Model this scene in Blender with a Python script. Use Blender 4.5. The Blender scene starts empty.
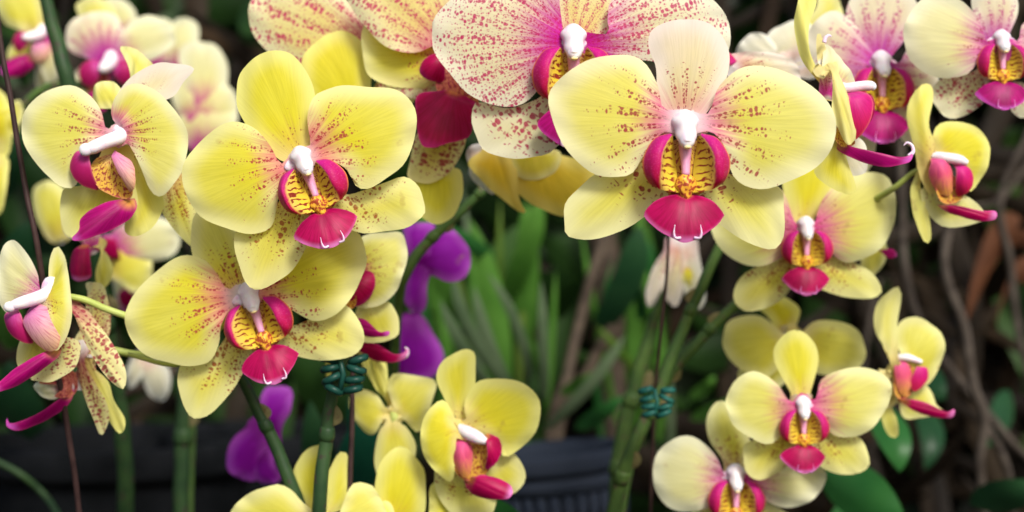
import bpy, math, random
import numpy as np
random.seed(7)
sc = bpy.context.scene
FPX = 1024*60/36.0          # focal length in pixels
CAMZ = 0.26
M = {}

# ------------------------------------------------------------------ basics
def at(px, py, D):
    return ((px-512)/FPX*D, D, CAMZ+(256-py)/FPX*D)

def link(o, parent=None):
    sc.collection.objects.link(o)
    if parent is not None: o.parent = parent
    return o

def mesh_obj(name, verts, faces, mat=None, parent=None, uvs=None, edge=None, smooth=True):
    me = bpy.data.meshes.new(name)
    me.from_pydata([tuple(map(float, v)) for v in verts], [], faces)
    me.update()
    if smooth: me.polygons.foreach_set('use_smooth', [True]*len(me.polygons))
    if uvs is not None:
        ul = me.uv_layers.new(name='UVMap')
        li = np.zeros(len(me.loops), dtype=np.int32); me.loops.foreach_get('vertex_index', li)
        ul.data.foreach_set('uv', np.asarray(uvs, dtype=np.float32)[li].ravel())
    if edge is not None:
        at_ = me.attributes.new('edge', 'FLOAT', 'POINT')
        at_.data.foreach_set('value', np.asarray(edge, dtype=np.float32))
    if mat is not None: me.materials.append(mat)
    return link(bpy.data.objects.new(name, me), parent)

def tag(o, label=None, cat=None, group=None, kind=None):
    if label: o['label'] = label
    if cat: o['category'] = cat
    if group: o['group'] = group
    if kind: o['kind'] = kind
    return o

def empty(name, loc):
    o = bpy.data.objects.new(name, None); o.empty_display_size = .01
    o.location = loc
    return link(o)

def catmull(P, n, closed=False):
    P = np.asarray(P, float)
    Q = np.vstack([2*P[0]-P[1], P, 2*P[-1]-P[-2]])
    out = []
    for i in range(1, len(Q)-2):
        p0, p1, p2, p3 = Q[i-1:i+3]
        for k in range(n):
            t = k/n
            out.append(.5*((2*p1)+(-p0+p2)*t+(2*p0-5*p1+4*p2-p3)*t*t+(-p0+3*p1-3*p2+p3)*t**3))
    out.append(Q[-2])
    return np.array(out)

def resample(C, n):
    d = np.r_[0, np.cumsum(np.linalg.norm(np.diff(C, axis=0), axis=1))]
    t = np.linspace(0, d[-1], n)
    return np.stack([np.interp(t, d, C[:, j]) for j in range(C.shape[1])], 1)

# ------------------------------------------------------------------ materials
class NT:
    def __init__(s, name):
        s.m = bpy.data.materials.new(name); s.m.use_nodes = True
        s.t = s.m.node_tree; s.t.nodes.clear()
        s.out = s.n('ShaderNodeOutputMaterial')
    def n(s, typ, **kw):
        nd = s.t.nodes.new(typ)
        for k, v in kw.items(): setattr(nd, k, v)
        return nd
    def put(s, sock, v):
        if hasattr(v, 'is_output'): s.t.links.new(v, sock)
        elif v is not None:
            if hasattr(sock, 'default_value'):
                try: sock.default_value = v
                except Exception: sock.default_value = tuple(v)+(1.0,)
    def math(s, op, a, b=None, c=None, clamp=False):
        nd = s.n('ShaderNodeMath', operation=op, use_clamp=clamp)
        s.put(nd.inputs[0], a)
        if b is not None: s.put(nd.inputs[1], b)
        if c is not None: s.put(nd.inputs[2], c)
        return nd.outputs[0]
    def ss(s, x, a, b, lo=0., hi=1.):
        nd = s.n('ShaderNodeMapRange', interpolation_type='SMOOTHSTEP')
        s.put(nd.inputs['Value'], x); s.put(nd.inputs['From Min'], a); s.put(nd.inputs['From Max'], b)
        s.put(nd.inputs['To Min'], lo); s.put(nd.inputs['To Max'], hi)
        return nd.outputs[0]
    def mix(s, f, a, b, blend='MIX'):
        nd = s.n('ShaderNodeMix', data_type='RGBA', blend_type=blend)
        s.put(nd.inputs[0], f); s.put(nd.inputs[6], a); s.put(nd.inputs[7], b)
        return nd.outputs[2]
    def vec(s, x, y, z=0.):
        nd = s.n('ShaderNodeCombineXYZ')
        s.put(nd.inputs[0], x); s.put(nd.inputs[1], y); s.put(nd.inputs[2], z)
        return nd.outputs[0]
    def noise(s, v, scale, detail=3., rough=.5):
        nd = s.n('ShaderNodeTexNoise')
        s.put(nd.inputs['Vector'], v); nd.inputs['Scale'].default_value = scale
        nd.inputs['Detail'].default_value = detail; nd.inputs['Roughness'].default_value = rough
        return nd.outputs[0]
    def uv(s):
        nd = s.n('ShaderNodeUVMap', uv_map='UVMap'); sp = s.n('ShaderNodeSeparateXYZ')
        s.t.links.new(nd.outputs[0], sp.inputs[0]); return sp.outputs[0], sp.outputs[1]
    def obj(s): return s.n('ShaderNodeTexCoord').outputs['Object']
    def rnd(s): return s.n('ShaderNodeObjectInfo').outputs['Random']
    def ramp(s, x, stops):
        nd = s.n('ShaderNodeValToRGB'); s.put(nd.inputs[0], x)
        e = nd.color_ramp.elements
        e[0].position, e[0].color = stops[0][0], tuple(stops[0][1])+(1,)
        e[1].position, e[1].color = stops[-1][0], tuple(stops[-1][1])+(1,)
        for p, c in stops[1:-1]:
            x_ = e.new(p); x_.color = tuple(c)+(1,)
        return nd.outputs[0]
    def finish(s, col, rough=.5, trans=0., tcol=None, bump=None, bstr=.2, bdist=.0004, spec=.3, sheen=0., sss=0., coat=0.):
        p = s.n('ShaderNodeBsdfPrincipled')
        s.put(p.inputs['Base Color'], col); s.put(p.inputs['Roughness'], rough)
        p.inputs['Specular IOR Level'].default_value = spec
        p.inputs['Coat Weight'].default_value = coat
        if sheen:
            p.inputs['Sheen Weight'].default_value = sheen; p.inputs['Sheen Roughness'].default_value = .4
        if sss:
            p.inputs['Subsurface Weight'].default_value = sss
            p.inputs['Subsurface Radius'].default_value = (1, .6, .4); p.inputs['Subsurface Scale'].default_value = .003
        nrm = None
        if bump is not None:
            b = s.n('ShaderNodeBump'); b.inputs['Strength'].default_value = bstr
            b.inputs['Distance'].default_value = bdist; s.put(b.inputs['Height'], bump)
            s.t.links.new(b.outputs[0], p.inputs['Normal']); nrm = b.outputs[0]
        res = p.outputs[0]
        if trans:
            tr = s.n('ShaderNodeBsdfTranslucent'); s.put(tr.inputs[0], col if tcol is None else tcol)
            if nrm is not None: s.t.links.new(nrm, tr.inputs['Normal'])
            mx = s.n('ShaderNodeMixShader'); mx.inputs[0].default_value = trans
            s.t.links.new(p.outputs[0], mx.inputs[1]); s.t.links.new(tr.outputs[0], mx.inputs[2]); res = mx.outputs[0]
        s.t.links.new(res, s.out.inputs[0])
        return s.m

def petal_mat(name, base, pale, rim, spot=(.40, .03, .06), dens=.7, vmax=.7, amax=.9, wash=.6,
              washcol=(.74, .13, .28), a0=0., white=.15, Ka=12., Kv=31., shift=.35, lines=26., linelo=.04, washr=.50, inner=None, innerw=0.):
    k = NT(name); a, v = k.uv(); r = k.math('MULTIPLY', k.rnd(), 60.)
    big = k.noise(k.vec(k.math('ADD', a, r), v), 2.2, 2.)
    vein = k.noise(k.vec(k.math('MULTIPLY_ADD', a, 16., r), k.math('MULTIPLY', v, 1.6)), 1., 3.)
    vein2 = k.noise(k.vec(k.math('MULTIPLY_ADD', a, 54., r), k.math('MULTIPLY', v, 4.)), 1., 3.)
    t = k.ss(k.math('ADD', v, k.math('MULTIPLY_ADD', big, .9, -.45)), .2, 1.05)
    col = k.mix(t, base, pale)
    if inner: col = k.mix(k.ss(v, .75, .2, 0., innerw), col, inner)
    col = k.mix(k.ss(vein, .35, .65, .16, 0.), col, tuple(c*.78 for c in base))
    col = k.mix(k.ss(vein2, .40, .56, .14, 0.), col, tuple(c*.6 for c in base))
    ea = k.n('ShaderNodeAttribute', attribute_name='edge').outputs['Fac']
    col = k.mix(k.ss(ea, .0, .19, .85, 0.), col, rim)
    # pink wash that feathers outwards along the veins
    wn = k.math('MULTIPLY_ADD', k.math('ADD', vein, k.math('MULTIPLY', vein2, .6)), .34, -.27)
    w = k.ss(k.math('ADD', v, wn), .17, washr, wash, 0.)
    col = k.mix(w, col, washcol)
    # dots in rows along the veins
    n1 = k.noise(k.vec(k.math('MULTIPLY_ADD', a, 6., r), k.math('MULTIPLY', v, 9.)), 1., 2.)
    mv = k.ss(k.math('ADD', v, k.math('MULTIPLY_ADD', n1, .5, -.25)), max(vmax-.34, .05), vmax, 1., 0.)
    ma = k.ss(k.math('ABSOLUTE', k.math('ADD', k.math('SUBTRACT', a, a0), k.math('MULTIPLY_ADD', big, .5, -.25))), amax*.45, amax, 1., .0)
    line = k.math('SINE', k.math('ADD', k.math('MULTIPLY_ADD', a, lines, r), k.math('MULTIPLY', n1, 1.4)))
    mask = k.math('MULTIPLY', k.math('MULTIPLY', mv, ma), k.ss(v, .08, .17))
    mask = k.math('MULTIPLY', mask, k.ss(line, -.5, .5, linelo, 1.))
    for i, (ka, kv, rad) in enumerate(((Ka, Kv, .50), (Ka*1.9, Kv*.85, .44), (Ka*.8, Kv*1.5, .32))):
        vo = k.n('ShaderNodeTexVoronoi', voronoi_dimensions='2D')
        wob = k.math('MULTIPLY_ADD', n1, 1.1, 0.)
        k.put(vo.inputs['Vector'], k.vec(k.math('ADD', k.math('MULTIPLY_ADD', a, ka, r), wob), k.math('MULTIPLY_ADD', v, kv, k.math('MULTIPLY', r, .37+i))))
        vo.inputs['Scale'].default_value = 1.; vo.inputs['Randomness'].default_value = .8
        sp = k.n('ShaderNodeSeparateColor'); k.t.links.new(vo.outputs['Color'], sp.inputs[0])
        keep = k.math('MULTIPLY', k.ss(sp.outputs[0], 1-dens, 1.15-dens), k.ss(sp.outputs[1], 0., 1., .55, 1.))
        R = k.math('MULTIPLY', k.math('MULTIPLY', keep, rad), k.math('POWER', mask, .6))
        f = k.ss(k.math('SUBTRACT', R, vo.outputs['Distance']), -.02, .13)
        col = k.mix(k.math('MULTIPLY', f, (.85, .6, .75)[i]), col, spot)
    col = k.mix(k.ss(v, white*.5, white*1.7, .95, 0.), col, (.88, .84, .84))
    fine = k.noise(k.obj(), 2600., 2.)
    bm = k.math('ADD', k.math('MULTIPLY', vein, .9), k.math('MULTIPLY_ADD', fine, .12, k.math('MULTIPLY', vein2, .35)))
    dk = k.noise(k.obj(), 95., 3.)
    col = k.mix(k.ss(dk, .70, .76, 0., .35), col, (.45,.28,.08))
    gm = k.n('ShaderNodeGamma'); k.put(gm.inputs[0], col); gm.inputs[1].default_value = 1.3
    return k.finish(col, .5, .42, tcol=gm.outputs[0], bump=bm, bstr=.3, bdist=.0004, spec=.14)

YB, YP, YR = (.84, .76, .035), (.87, .82, .14), (.92, .90, .44)
P = {}
P['soft']  = petal_mat('petal_soft_yellow', (.84,.79,.12), (.88,.85,.27), (.93,.92,.58), dens=.72, vmax=.74, amax=.85, wash=1., white=.165, washr=.47)
P['cream'] = petal_mat('petal_cream_blush', (.84,.74,.36), (.88,.78,.62), (.92,.84,.76), dens=.62, vmax=.72, amax=.55, wash=.45)
P['sep']   = petal_mat('sepal_yellow', (.84,.77,.06), (.88,.85,.22), (.92,.91,.5), spot=(.36,.03,.04), dens=.62, vmax=.72, amax=.75, wash=.25, Ka=8., Kv=21., linelo=.4)
P['yel']   = petal_mat('petal_yellow', YB, YP, YR, dens=.78, vmax=.70, amax=.85, wash=.95, washcol=(.76,.18,.20), spot=(.48,.03,.06))
P['yel2']  = petal_mat('petal_deep_yellow', (.85,.76,.03), (.87,.81,.08), (.92,.90,.32), dens=.35, vmax=.5, amax=.5, wash=.18, white=.06, spot=(.45,.12,.05))
P['sepb']  = petal_mat('sepal_brown_speckled', (.82,.72,.06), (.87,.83,.18), (.91,.89,.42), spot=(.42,.10,.03), dens=.8, vmax=.85, amax=.6, wash=.7, washcol=(.62,.25,.06), Ka=14., Kv=26., linelo=.35)
P['pink']  = petal_mat('petal_cream_pink_spotted', (.86,.78,.48), (.88,.84,.58), (.92,.90,.72), spot=(.56,.01,.13), dens=.93, vmax=1.08, amax=1.5, wash=1.0, washcol=(.62,.02,.36), Ka=20., Kv=34., white=.09, lines=34., linelo=.4, washr=.58)
P['pinkh'] = petal_mat('petal_peach_pink_spotted', (.87,.72,.24), (.90,.82,.42), (.93,.88,.58), spot=(.60,.03,.14), dens=.85, vmax=1.25, amax=1.5, wash=.8, washcol=(.72,.08,.22), Ka=17., Kv=30., lines=30., linelo=.25)
P['sepp']  = petal_mat('sepal_crimson_spotted', (.82,.74,.32), (.88,.84,.55), (.9,.88,.66), spot=(.50,.01,.09), dens=.85, vmax=1.0, amax=1.0, a0=.1, wash=.6, Ka=11., Kv=20., linelo=.6)
P['mauve'] = petal_mat('petal_mauve_flushed', (.82,.68,.42), (.87,.80,.58), (.9,.86,.7), spot=(.55,.06,.25), dens=.85, vmax=.95, amax=1.3, wash=1.0, washcol=(.56,.03,.42), Ka=14., Kv=24., white=.09, inner=(.74,.26,.44), innerw=.85, washr=.72)
P['blush'] = petal_mat('petal_pale_blush', (.86,.82,.34), (.90,.88,.50), (.93,.93,.68), dens=.5, vmax=.6, amax=.9, wash=1., washcol=(.66,.06,.38), white=.07, washr=.62)
P['plain'] = petal_mat('petal_plain_yellow', (.84,.77,.08), (.87,.83,.18), (.91,.89,.42), dens=.12, vmax=.4, amax=.4, wash=.12, white=.03)
P['front'] = petal_mat('petal_yellow_pink_centred', (.86,.81,.14), (.89,.86,.28), (.93,.92,.5), dens=.35, vmax=.55, amax=.9, wash=1., washcol=(.70,.10,.32), washr=.62, white=.08)
P['oran']  = petal_mat('petal_apricot', (.90,.62,.03), (.91,.70,.07), (.93,.80,.22), dens=.12, vmax=.4, amax=.4, wash=.15, white=.02, washcol=(.7,.3,.1))
P['tan']   = petal_mat('sepal_beige_speckled', (.82,.70,.16), (.86,.78,.28), (.90,.86,.45), spot=(.42,.03,.07), dens=.85, vmax=1.05, amax=1.1, wash=.85, washcol=(.55,.10,.16), Ka=11., Kv=20., linelo=.5, washr=.6)
P['white'] = petal_mat('petal_cream_white', (.86,.82,.56), (.88,.86,.70), (.9,.9,.8), dens=.2, vmax=.5, amax=.5, wash=.3)
P['purp']  = petal_mat('petal_purple', (.27,.004,.36), (.36,.012,.48), (.50,.10,.62), spot=(.25,.0,.28), dens=.1, vmax=.4, amax=.4, wash=.9, washcol=(.14,.0,.16), washr=.6, white=.01)

def lip_mat(name, c1, c2, tip=(.70,.25,.62)):
    k = NT(name); a, v = k.uv(); r = k.math('MULTIPLY', k.rnd(), 40.)
    vein = k.noise(k.vec(k.math('MULTIPLY_ADD', a, 22., r), k.math('MULTIPLY', v, 2.)), 1., 3.)
    col = k.mix(k.ss(vein, .35, .65), c1, c2)
    col = k.mix(k.ss(v, .22, .04, 0., .9), col, (.72,.36,.05))
    col = k.mix(k.ss(v, .82, 1.0, 0., .85), col, tip)
    ea = k.n('ShaderNodeAttribute', attribute_name='edge').outputs['Fac']
    col = k.mix(k.ss(ea, .0, .035, .5, 0.), col, (.66,.05,.26))
    deep = k.noise(k.vec(k.math('MULTIPLY_ADD', a, 1.6, r), k.math('MULTIPLY', v, 2.2)), 1., 2.)
    col = k.mix(k.ss(deep, .35, .65, .45, 0.), col, tuple(c*.45 for c in c1))
    return k.finish(col, .42, .14, bump=vein, bstr=.12, bdist=.0005, spec=.16)
M['lip'] = lip_mat('lip_magenta', (.33,.001,.060), (.42,.002,.085))
M['lipv'] = lip_mat('lip_violet_magenta', (.30,.002,.11), (.40,.003,.16), (.62,.12,.60))
M['lipr'] = lip_mat('lip_crimson', (.32,.001,.045), (.44,.003,.09), (.5,.02,.22))

def lobe_mat(name, top=(.46,.010,.22), low=(.46,.008,.014)):
    k = NT(name); s, t = k.uv(); r = k.math('MULTIPLY', k.rnd(), 40.)
    n = k.noise(k.vec(k.math('MULTIPLY_ADD', s, 14., r), k.math('MULTIPLY', t, 8.)), 1., 3.)
    mag = k.mix(k.math('ADD', s, k.math('MULTIPLY_ADD', n, .4, -.2), clamp=True), top, low)
    hair = k.noise(k.vec(k.math('MULTIPLY_ADD', s, 60., r), k.math('MULTIPLY', t, 16.)), 1., 2.)
    mag = k.mix(k.ss(hair, .52, .68, 0., .35), mag, (.70,.10,.30))
    mag = k.mix(k.ss(t, .06, .0), mag, (.74,.22,.06))
    inn = k.mix(k.ss(t, .55, .85), (.80,.55,.12), (.74,.56,.05))
    n5 = k.noise(k.vec(k.math('MULTIPLY_ADD', s, 9., r), k.math('MULTIPLY', t, 5.)), 1., 1.)
    w = k.math('SINE', k.math('ADD', k.math('MULTIPLY', s, 52.), k.math('MULTIPLY', k.math('ADD', n5, k.math('MULTIPLY', t, .8)), 11.)))
    st = k.math('MULTIPLY', k.ss(w, .15, .6), k.math('MULTIPLY', k.ss(t, .55, .60), k.ss(n, .36, .47)))
    st = k.math('MULTIPLY', st, k.ss(t, .99, .9))
    inn = k.mix(st, inn, (.25,.03,.02))
    col = k.mix(k.ss(k.math('ADD', t, k.math('MULTIPLY_ADD', n, .10, -.05)), .47, .58), mag, inn)
    return k.finish(col, .45, .16, bump=n, bstr=.2, bdist=.0004, spec=.12)
M['lobe'] = lobe_mat('side_lobe_magenta_yellow')
def blend_mat(name, stops, rough=.4, trans=.2, blotch=None, bs=0.):
    k = NT(name); a, v = k.uv(); r = k.math('MULTIPLY', k.rnd(), 40.)
    n = k.noise(k.vec(k.math('MULTIPLY_ADD', a, 8., r), k.math('MULTIPLY', v, 5.)), 1., 3.)
    col = k.ramp(k.math('ADD', v, k.math('MULTIPLY_ADD', n, .24, -.12)), stops)
    if blotch:
        vo = k.noise(k.vec(k.math('MULTIPLY_ADD', a, 10., r), k.math('MULTIPLY', v, 13.)), 1., 1.)
        col = k.mix(k.ss(vo, .53-bs, .58-bs, 0., .9), col, blotch)
    hr = k.noise(k.vec(k.math('MULTIPLY_ADD', a, 34., r), k.math('MULTIPLY', v, 3.5)), 1., 3.)
    col = k.mix(k.ss(hr, .45, .65, 0., .5), col, (.34,.01,.10))
    ea = k.n('ShaderNodeAttribute', attribute_name='edge').outputs['Fac']
    col = k.mix(k.ss(ea, .0, .05, .35, 0.), col, (.75,.25,.2))
    return k.finish(col, .45, .16, bump=n, bstr=.2, bdist=.0004, spec=.12)
M['ear'] = blend_mat('side_lobe_magenta', [(0,(.58,.05,.30)),(.45,(.52,.012,.16)),(1,(.60,.02,.06))])
M['earv'] = blend_mat('side_lobe_violet', [(0,(.55,.10,.40)),(.5,(.36,.012,.12)),(1,(.36,.01,.08))])
M['earp'] = blend_mat('side_lobe_pale_pink', [(0,(.58,.12,.44)),(.5,(.70,.35,.42)),(1,(.74,.48,.25))])
M['earo'] = blend_mat('side_lobe_pink_orange', [(0,(.66,.10,.32)),(.5,(.68,.10,.18)),(1,(.74,.38,.06))])
M['throat'] = blend_mat('throat_yellow_striped', [(0,(.78,.60,.30)),(.3,(.72,.50,.06)),(1,(.62,.34,.04))], blotch=(.25,.02,.015))
M['throatb'] = blend_mat('throat_brown', [(0,(.55,.22,.14)),(.5,(.42,.12,.06)),(1,(.50,.22,.05))], blotch=(.2,.02,.02), bs=.03)

k = NT('callus_spotted'); n_ = k.noise(k.obj(), 900., 2.); n2_ = k.noise(k.obj(), 200., 2.)
M['callus'] = k.finish(k.mix(k.ss(n_, .48, .56, 0., .9), k.mix(n2_, (.74,.50,.04), (.70,.26,.03)), (.30,.02,.02)), .4)
k = NT('column_white'); n = k.noise(k.obj(), 260., 2.)
M['white'] = k.finish(k.mix(k.ss(n, .35, .65), (.80,.77,.78), (.74,.62,.70)), .45, sss=.4, spec=.25)
k = NT('column_wing'); n = k.noise(k.obj(), 400., 2.)
M['wing'] = k.finish(k.mix(k.ss(n, .35, .65), (.82,.76,.79), (.76,.46,.62)), .55, sss=.4, spec=.1)
k = NT('anther_cream'); M['anther'] = k.finish((.74,.60,.30), .35, sss=.3)
k = NT('column_foot_lilac'); n = k.noise(k.obj(), 300., 2.)
M['foot'] = k.finish(k.mix(n, (.62,.20,.42), (.70,.42,.52)), .4, sss=.2)
k = NT('cirrus_white'); M['cirrus'] = k.finish((.80,.58,.76), .4, sss=.3)
k = NT('cirrus_violet'); M['cirrusv'] = k.finish((.68,.22,.56), .4, sss=.3)

def plant_mat(name, c1, c2, c3=None, scale=60., rough=.42, trans=.25, island=False, spec=.18, stretch=None):
    k = NT(name); o = k.obj()
    n = k.noise(o, scale, 4.)
    col = k.mix(k.ss(n, .3, .7), c1, c2)
    if c3:
        n2 = k.noise(o, scale*3.1, 3.)
        col = k.mix(k.ss(n2, .58, .68, 0., .8), col, c3)
    if island:
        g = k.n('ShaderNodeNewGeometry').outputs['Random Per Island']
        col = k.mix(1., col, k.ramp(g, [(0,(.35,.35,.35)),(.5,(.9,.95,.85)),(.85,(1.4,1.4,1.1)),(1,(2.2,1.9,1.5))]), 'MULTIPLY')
    return k.finish(col, rough, trans, bump=n, bstr=.3, bdist=.0006, spec=spec)
M['stem'] = plant_mat('stem_green', (.05,.10,.028), (.085,.15,.038), (.10,.07,.05), 90., .4, 0.)
M['stemd'] = plant_mat('stem_dark_green', (.018,.045,.018), (.035,.075,.025), (.05,.03,.03), 90., .45, 0.)
M['pedi'] = plant_mat('pedicel_lime', (.34,.42,.09), (.42,.48,.14), None, 120., .4, 0.)
M['stake'] = plant_mat('stake_dark_brown', (.030,.016,.016), (.055,.030,.028), None, 150., .5, 0.)
M['leafA'] = plant_mat('leaf_mid_green', (.055,.165,.022), (.10,.25,.04), None, 30., .35, .3)
M['leafB'] = plant_mat('leaf_grey_green', (.08,.13,.065), (.14,.20,.11), None, 30., .4, .25)
M['leafC'] = plant_mat('leaf_dark_green', (.012,.05,.02), (.025,.08,.03), None, 30., .35, .25)
M['leafD'] = plant_mat('leaf_bright_green', (.02,.11,.025), (.035,.15,.035), None, 30., .35, .3)
M['leafY'] = plant_mat('leaf_yellow_green', (.07,.15,.02), (.13,.21,.04), None, 30., .4, .3)
M['bract'] = plant_mat('bract_papery', (.16,.15,.06), (.24,.20,.10), (.10,.06,.03), 300., .7, .2)
M['leafT'] = plant_mat('leaf_blue_green', (.01,.09,.055), (.015,.12,.07), None, 30., .35, .25)
M['dry'] = plant_mat('stalk_dry_brown', (.04,.028,.02), (.09,.068,.048), (.03,.025,.018), 70., .7, 0.)
M['vine'] = plant_mat('vine_grey_brown', (.03,.023,.018), (.085,.07,.057), (.02,.015,.013), 50., .8, 0.)
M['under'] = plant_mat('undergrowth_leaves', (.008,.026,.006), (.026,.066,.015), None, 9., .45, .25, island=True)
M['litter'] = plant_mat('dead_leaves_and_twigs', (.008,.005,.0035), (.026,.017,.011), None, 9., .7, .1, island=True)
M['rust'] = plant_mat('dead_leaf_rust', (.07,.026,.012), (.11,.042,.018), None, 40., .7, .2)
M['clip'] = plant_mat('clip_teal_plastic', (.010,.08,.065), (.022,.13,.105), None, 90., .35, 0.)
M['clipd'] = plant_mat('clip_dark_teal_plastic', (.004,.030,.022), (.010,.055,.042), None, 90., .35, 0.)
M['pot'] = plant_mat('pot_black_plastic', (.004,.005,.006), (.009,.010,.012), None, 40., .85, 0., spec=.08)
M['potb'] = plant_mat('pot_blue_grey_plastic', (.016,.022,.035), (.024,.031,.047), None, 40., .8, 0., spec=.1)
M['soil'] = plant_mat('shade_dark_soil', (.008,.006,.004), (.022,.016,.011), (.04,.03,.02), 14., .9, 0., spec=.1)  # soil with very low albedo, background shade put into its colour
M['bark'] = plant_mat('bark_chips', (.03,.018,.01), (.09,.055,.03), None, 200., .8, 0.)

# ------------------------------------------------------------------ geometry makers
def sheet_geo(pts, base, back=0., f=0., tilt=0., cup=0., bow=0., rip=0., keel=1., n=30, m=17, seed=0, T=None, side=0.):
    """pts: outline (x right, z up) from base round the tip back to base -> curved sheet, coordinates (x,z,f)"""
    base = np.array(base, float); P_ = [np.array(p, float) for p in pts]
    if back:
        ax0 = np.mean(P_, axis=0)-base; ax0 = ax0/np.linalg.norm(ax0); base = base-ax0*back
        pv = np.array([-ax0[1], ax0[0]]); b0 = base+ax0*back*1.1; sg = 1 if (P_[0]-base)@pv > 0 else -1
        P_ = [base+ax0*back*.25+pv*sg*back*.9, b0+pv*sg*back*1.5]+P_+[b0-pv*sg*back*1.5, base+ax0*back*.25-pv*sg*back*.9]
    C = catmull([base]+P_+[base], 10)
    rs0 = np.random.RandomState(seed+5); q0 = rs0.rand(6)*6.28; u0 = np.linspace(0, 1, len(C))
    amp = np.ptp(C, axis=0).max()*.006*np.sin(np.pi*u0)**.5
    wv = np.sin(u0*19+q0[0])+.7*np.sin(u0*37+q0[1])+.5*np.sin(u0*71+q0[2])
    nr = C-C.mean(0); nr /= (np.linalg.norm(nr, axis=1, keepdims=True)+1e-6); C = C+nr*(amp*wv)[:, None]
    d = np.linalg.norm(C-base, axis=1)
    cl = np.r_[0, np.cumsum(np.linalg.norm(np.diff(C, axis=0), axis=1))]; cl /= cl[-1]
    wgt = d*(1-.9*np.abs(cl-.5)); it = int(np.argmax(wgt))
    A = resample(C[:it+1], n); B = resample(C[it:][::-1], n)
    tip = C[it]; ax = (tip-base); L = np.linalg.norm(ax); cen = C.mean(0)-base
    ax = ax/L*.5+cen/np.linalg.norm(cen)*.5; ax /= np.linalg.norm(ax); la = np.array([-ax[1], ax[0]])
    w = np.linspace(-1, 1, m)
    V = A[:, None, :]*(1-w[None, :, None])/2+B[:, None, :]*(1+w[None, :, None])/2
    V = V.reshape(-1, 2)
    R = V-base; pr = R@ax; lt = R@la; L = max(pr.max(), 1e-6); W = max(np.abs((C-base)@la).max(), 1e-6)
    v = np.clip(pr/L, -.2, 1); wl = lt/W
    O = resample(C, 160)
    ed = np.min(np.linalg.norm(V[:, None, :]-O[None], axis=2), axis=1)/L
    rs = np.random.RandomState(seed+17)
    ph = rs.rand(4)*6.28
    vv = np.clip(v, 0, 1)
    ss = np.clip(vv/.2, 0, 1); ss = ss*ss*(3-2*ss)
    edg = np.clip(1-ed/.25, 0, 1)**2
    ff = f*ss+tilt*v+cup*wl**2*ss+bow*4*vv*(1-vv)-keel*np.exp(-(wl/.07)**2)*np.sin(np.pi*np.clip(vv, 0, 1))*1.1 \
        + rip*edg*ss*(np.sin(wl*5+ph[0]+v*6)+.6*np.sin(wl*11+ph[1]+v*9)) + rip*.4*ss*np.sin(v*5+ph[2])*np.cos(wl*3+ph[3]) + side*wl*ss
    X = np.stack([V[:, 0], V[:, 1], ff], 1)
    if T is not None: X = T(X)
    ang = np.arctan2(lt, np.maximum(pr, 1e-4) if False else pr)
    ang = np.clip(ang, -1.7, 1.7)
    rad = np.linalg.norm(R, axis=1)/L
    uv = np.stack([ang, rad], 1)
    faces = []
    for i in range(n-1):
        for j in range(m-1):
            q = i*m+j
            if i == 0: faces.append((q+1, q+m, q+m+1)) if j >= 0 else None
            elif i == n-2: faces.append((q, q+1, q+m))
            else: faces.append((q, q+1, q+m+1, q+m))
    return X, faces, uv, ed

def to_local(X, s): return np.stack([X[:, 0]*s, -X[:, 2]*s, X[:, 1]*s], 1)

def tube_geo(path, radii, seg=12, flat=1., cap=True):
    """path Nx3, radii N -> closed rounded tube"""
    path = np.asarray(path, float); n = len(path)
    radii = np.asarray(radii, float)
    V = []; F = []
    up = np.array([.13, .31, .94]); prev = None
    for i in range(n):
        t = path[min(i+1, n-1)]-path[max(i-1, 0)]; t /= (np.linalg.norm(t)+1e-12)
        u = (up if prev is None else prev); u = u-t*(u@t)
        if np.linalg.norm(u) < 1e-4: u = np.array([1., 0, 0])-t*t[0]
        u /= np.linalg.norm(u); w = np.cross(t, u); prev = u
        for j in range(seg):
            a = 2*math.pi*j/seg
            V.append(path[i]+radii[i]*(math.cos(a)*u*flat+math.sin(a)*w))
    for i in range(n-1):
        for j in range(seg):
            F.append((i*seg+j, i*seg+(j+1) % seg, (i+1)*seg+(j+1) % seg, (i+1)*seg+j))
    if cap:
        V.append(path[0]); V.append(path[-1]); a, b = len(V)-2, len(V)-1
        for j in range(seg):
            F.append((a, (j+1) % seg, j)); F.append((b, (n-1)*seg+j, (n-1)*seg+(j+1) % seg))
    uv = [(0, 0)]*len(V)
    return np.array(V), F

def smooth_path(pts, radii, k=6):
    Q = catmull(np.c_[np.array(pts, float), np.array(radii, float)], k)
    return Q[:, :3], np.maximum(Q[:, 3], 1e-6)

def ell_geo(c, r, nu=12, nv=16):
    V = []; F = []
    for i in range(nu+1):
        th = math.pi*i/nu
        for j in range(nv):
            ph = 2*math.pi*j/nv
            V.append((c[0]+r[0]*math.sin(th)*math.cos(ph), c[1]+r[1]*math.cos(th), c[2]+r[2]*math.sin(th)*math.sin(ph)))
    for i in range(nu):
        for j in range(nv):
            F.append((i*nv+j, i*nv+(j+1) % nv, (i+1)*nv+(j+1) % nv, (i+1)*nv+j))
    return np.array(V), F

def lip_T(sc_, roll, yaw, pitch, off):
    r, y, p = (math.radians(a) for a in (roll, yaw, pitch))
    def T(X):
        x, z, f = X[:, 0]*sc_, X[:, 1]*sc_, X[:, 2]*sc_
        # pitch about x, then yaw about z, then roll in the picture plane
        z, f = z*math.cos(p)-f*math.sin(p), z*math.sin(p)+f*math.cos(p)
        x, f = x*math.cos(y)+f*math.sin(y), -x*math.sin(y)+f*math.cos(y)
        x, z = x*math.cos(r)-z*math.sin(r), x*math.sin(r)+z*math.cos(r)
        return np.stack([x+off[0], z+off[1], f+off[2]], 1)
    return T

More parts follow.
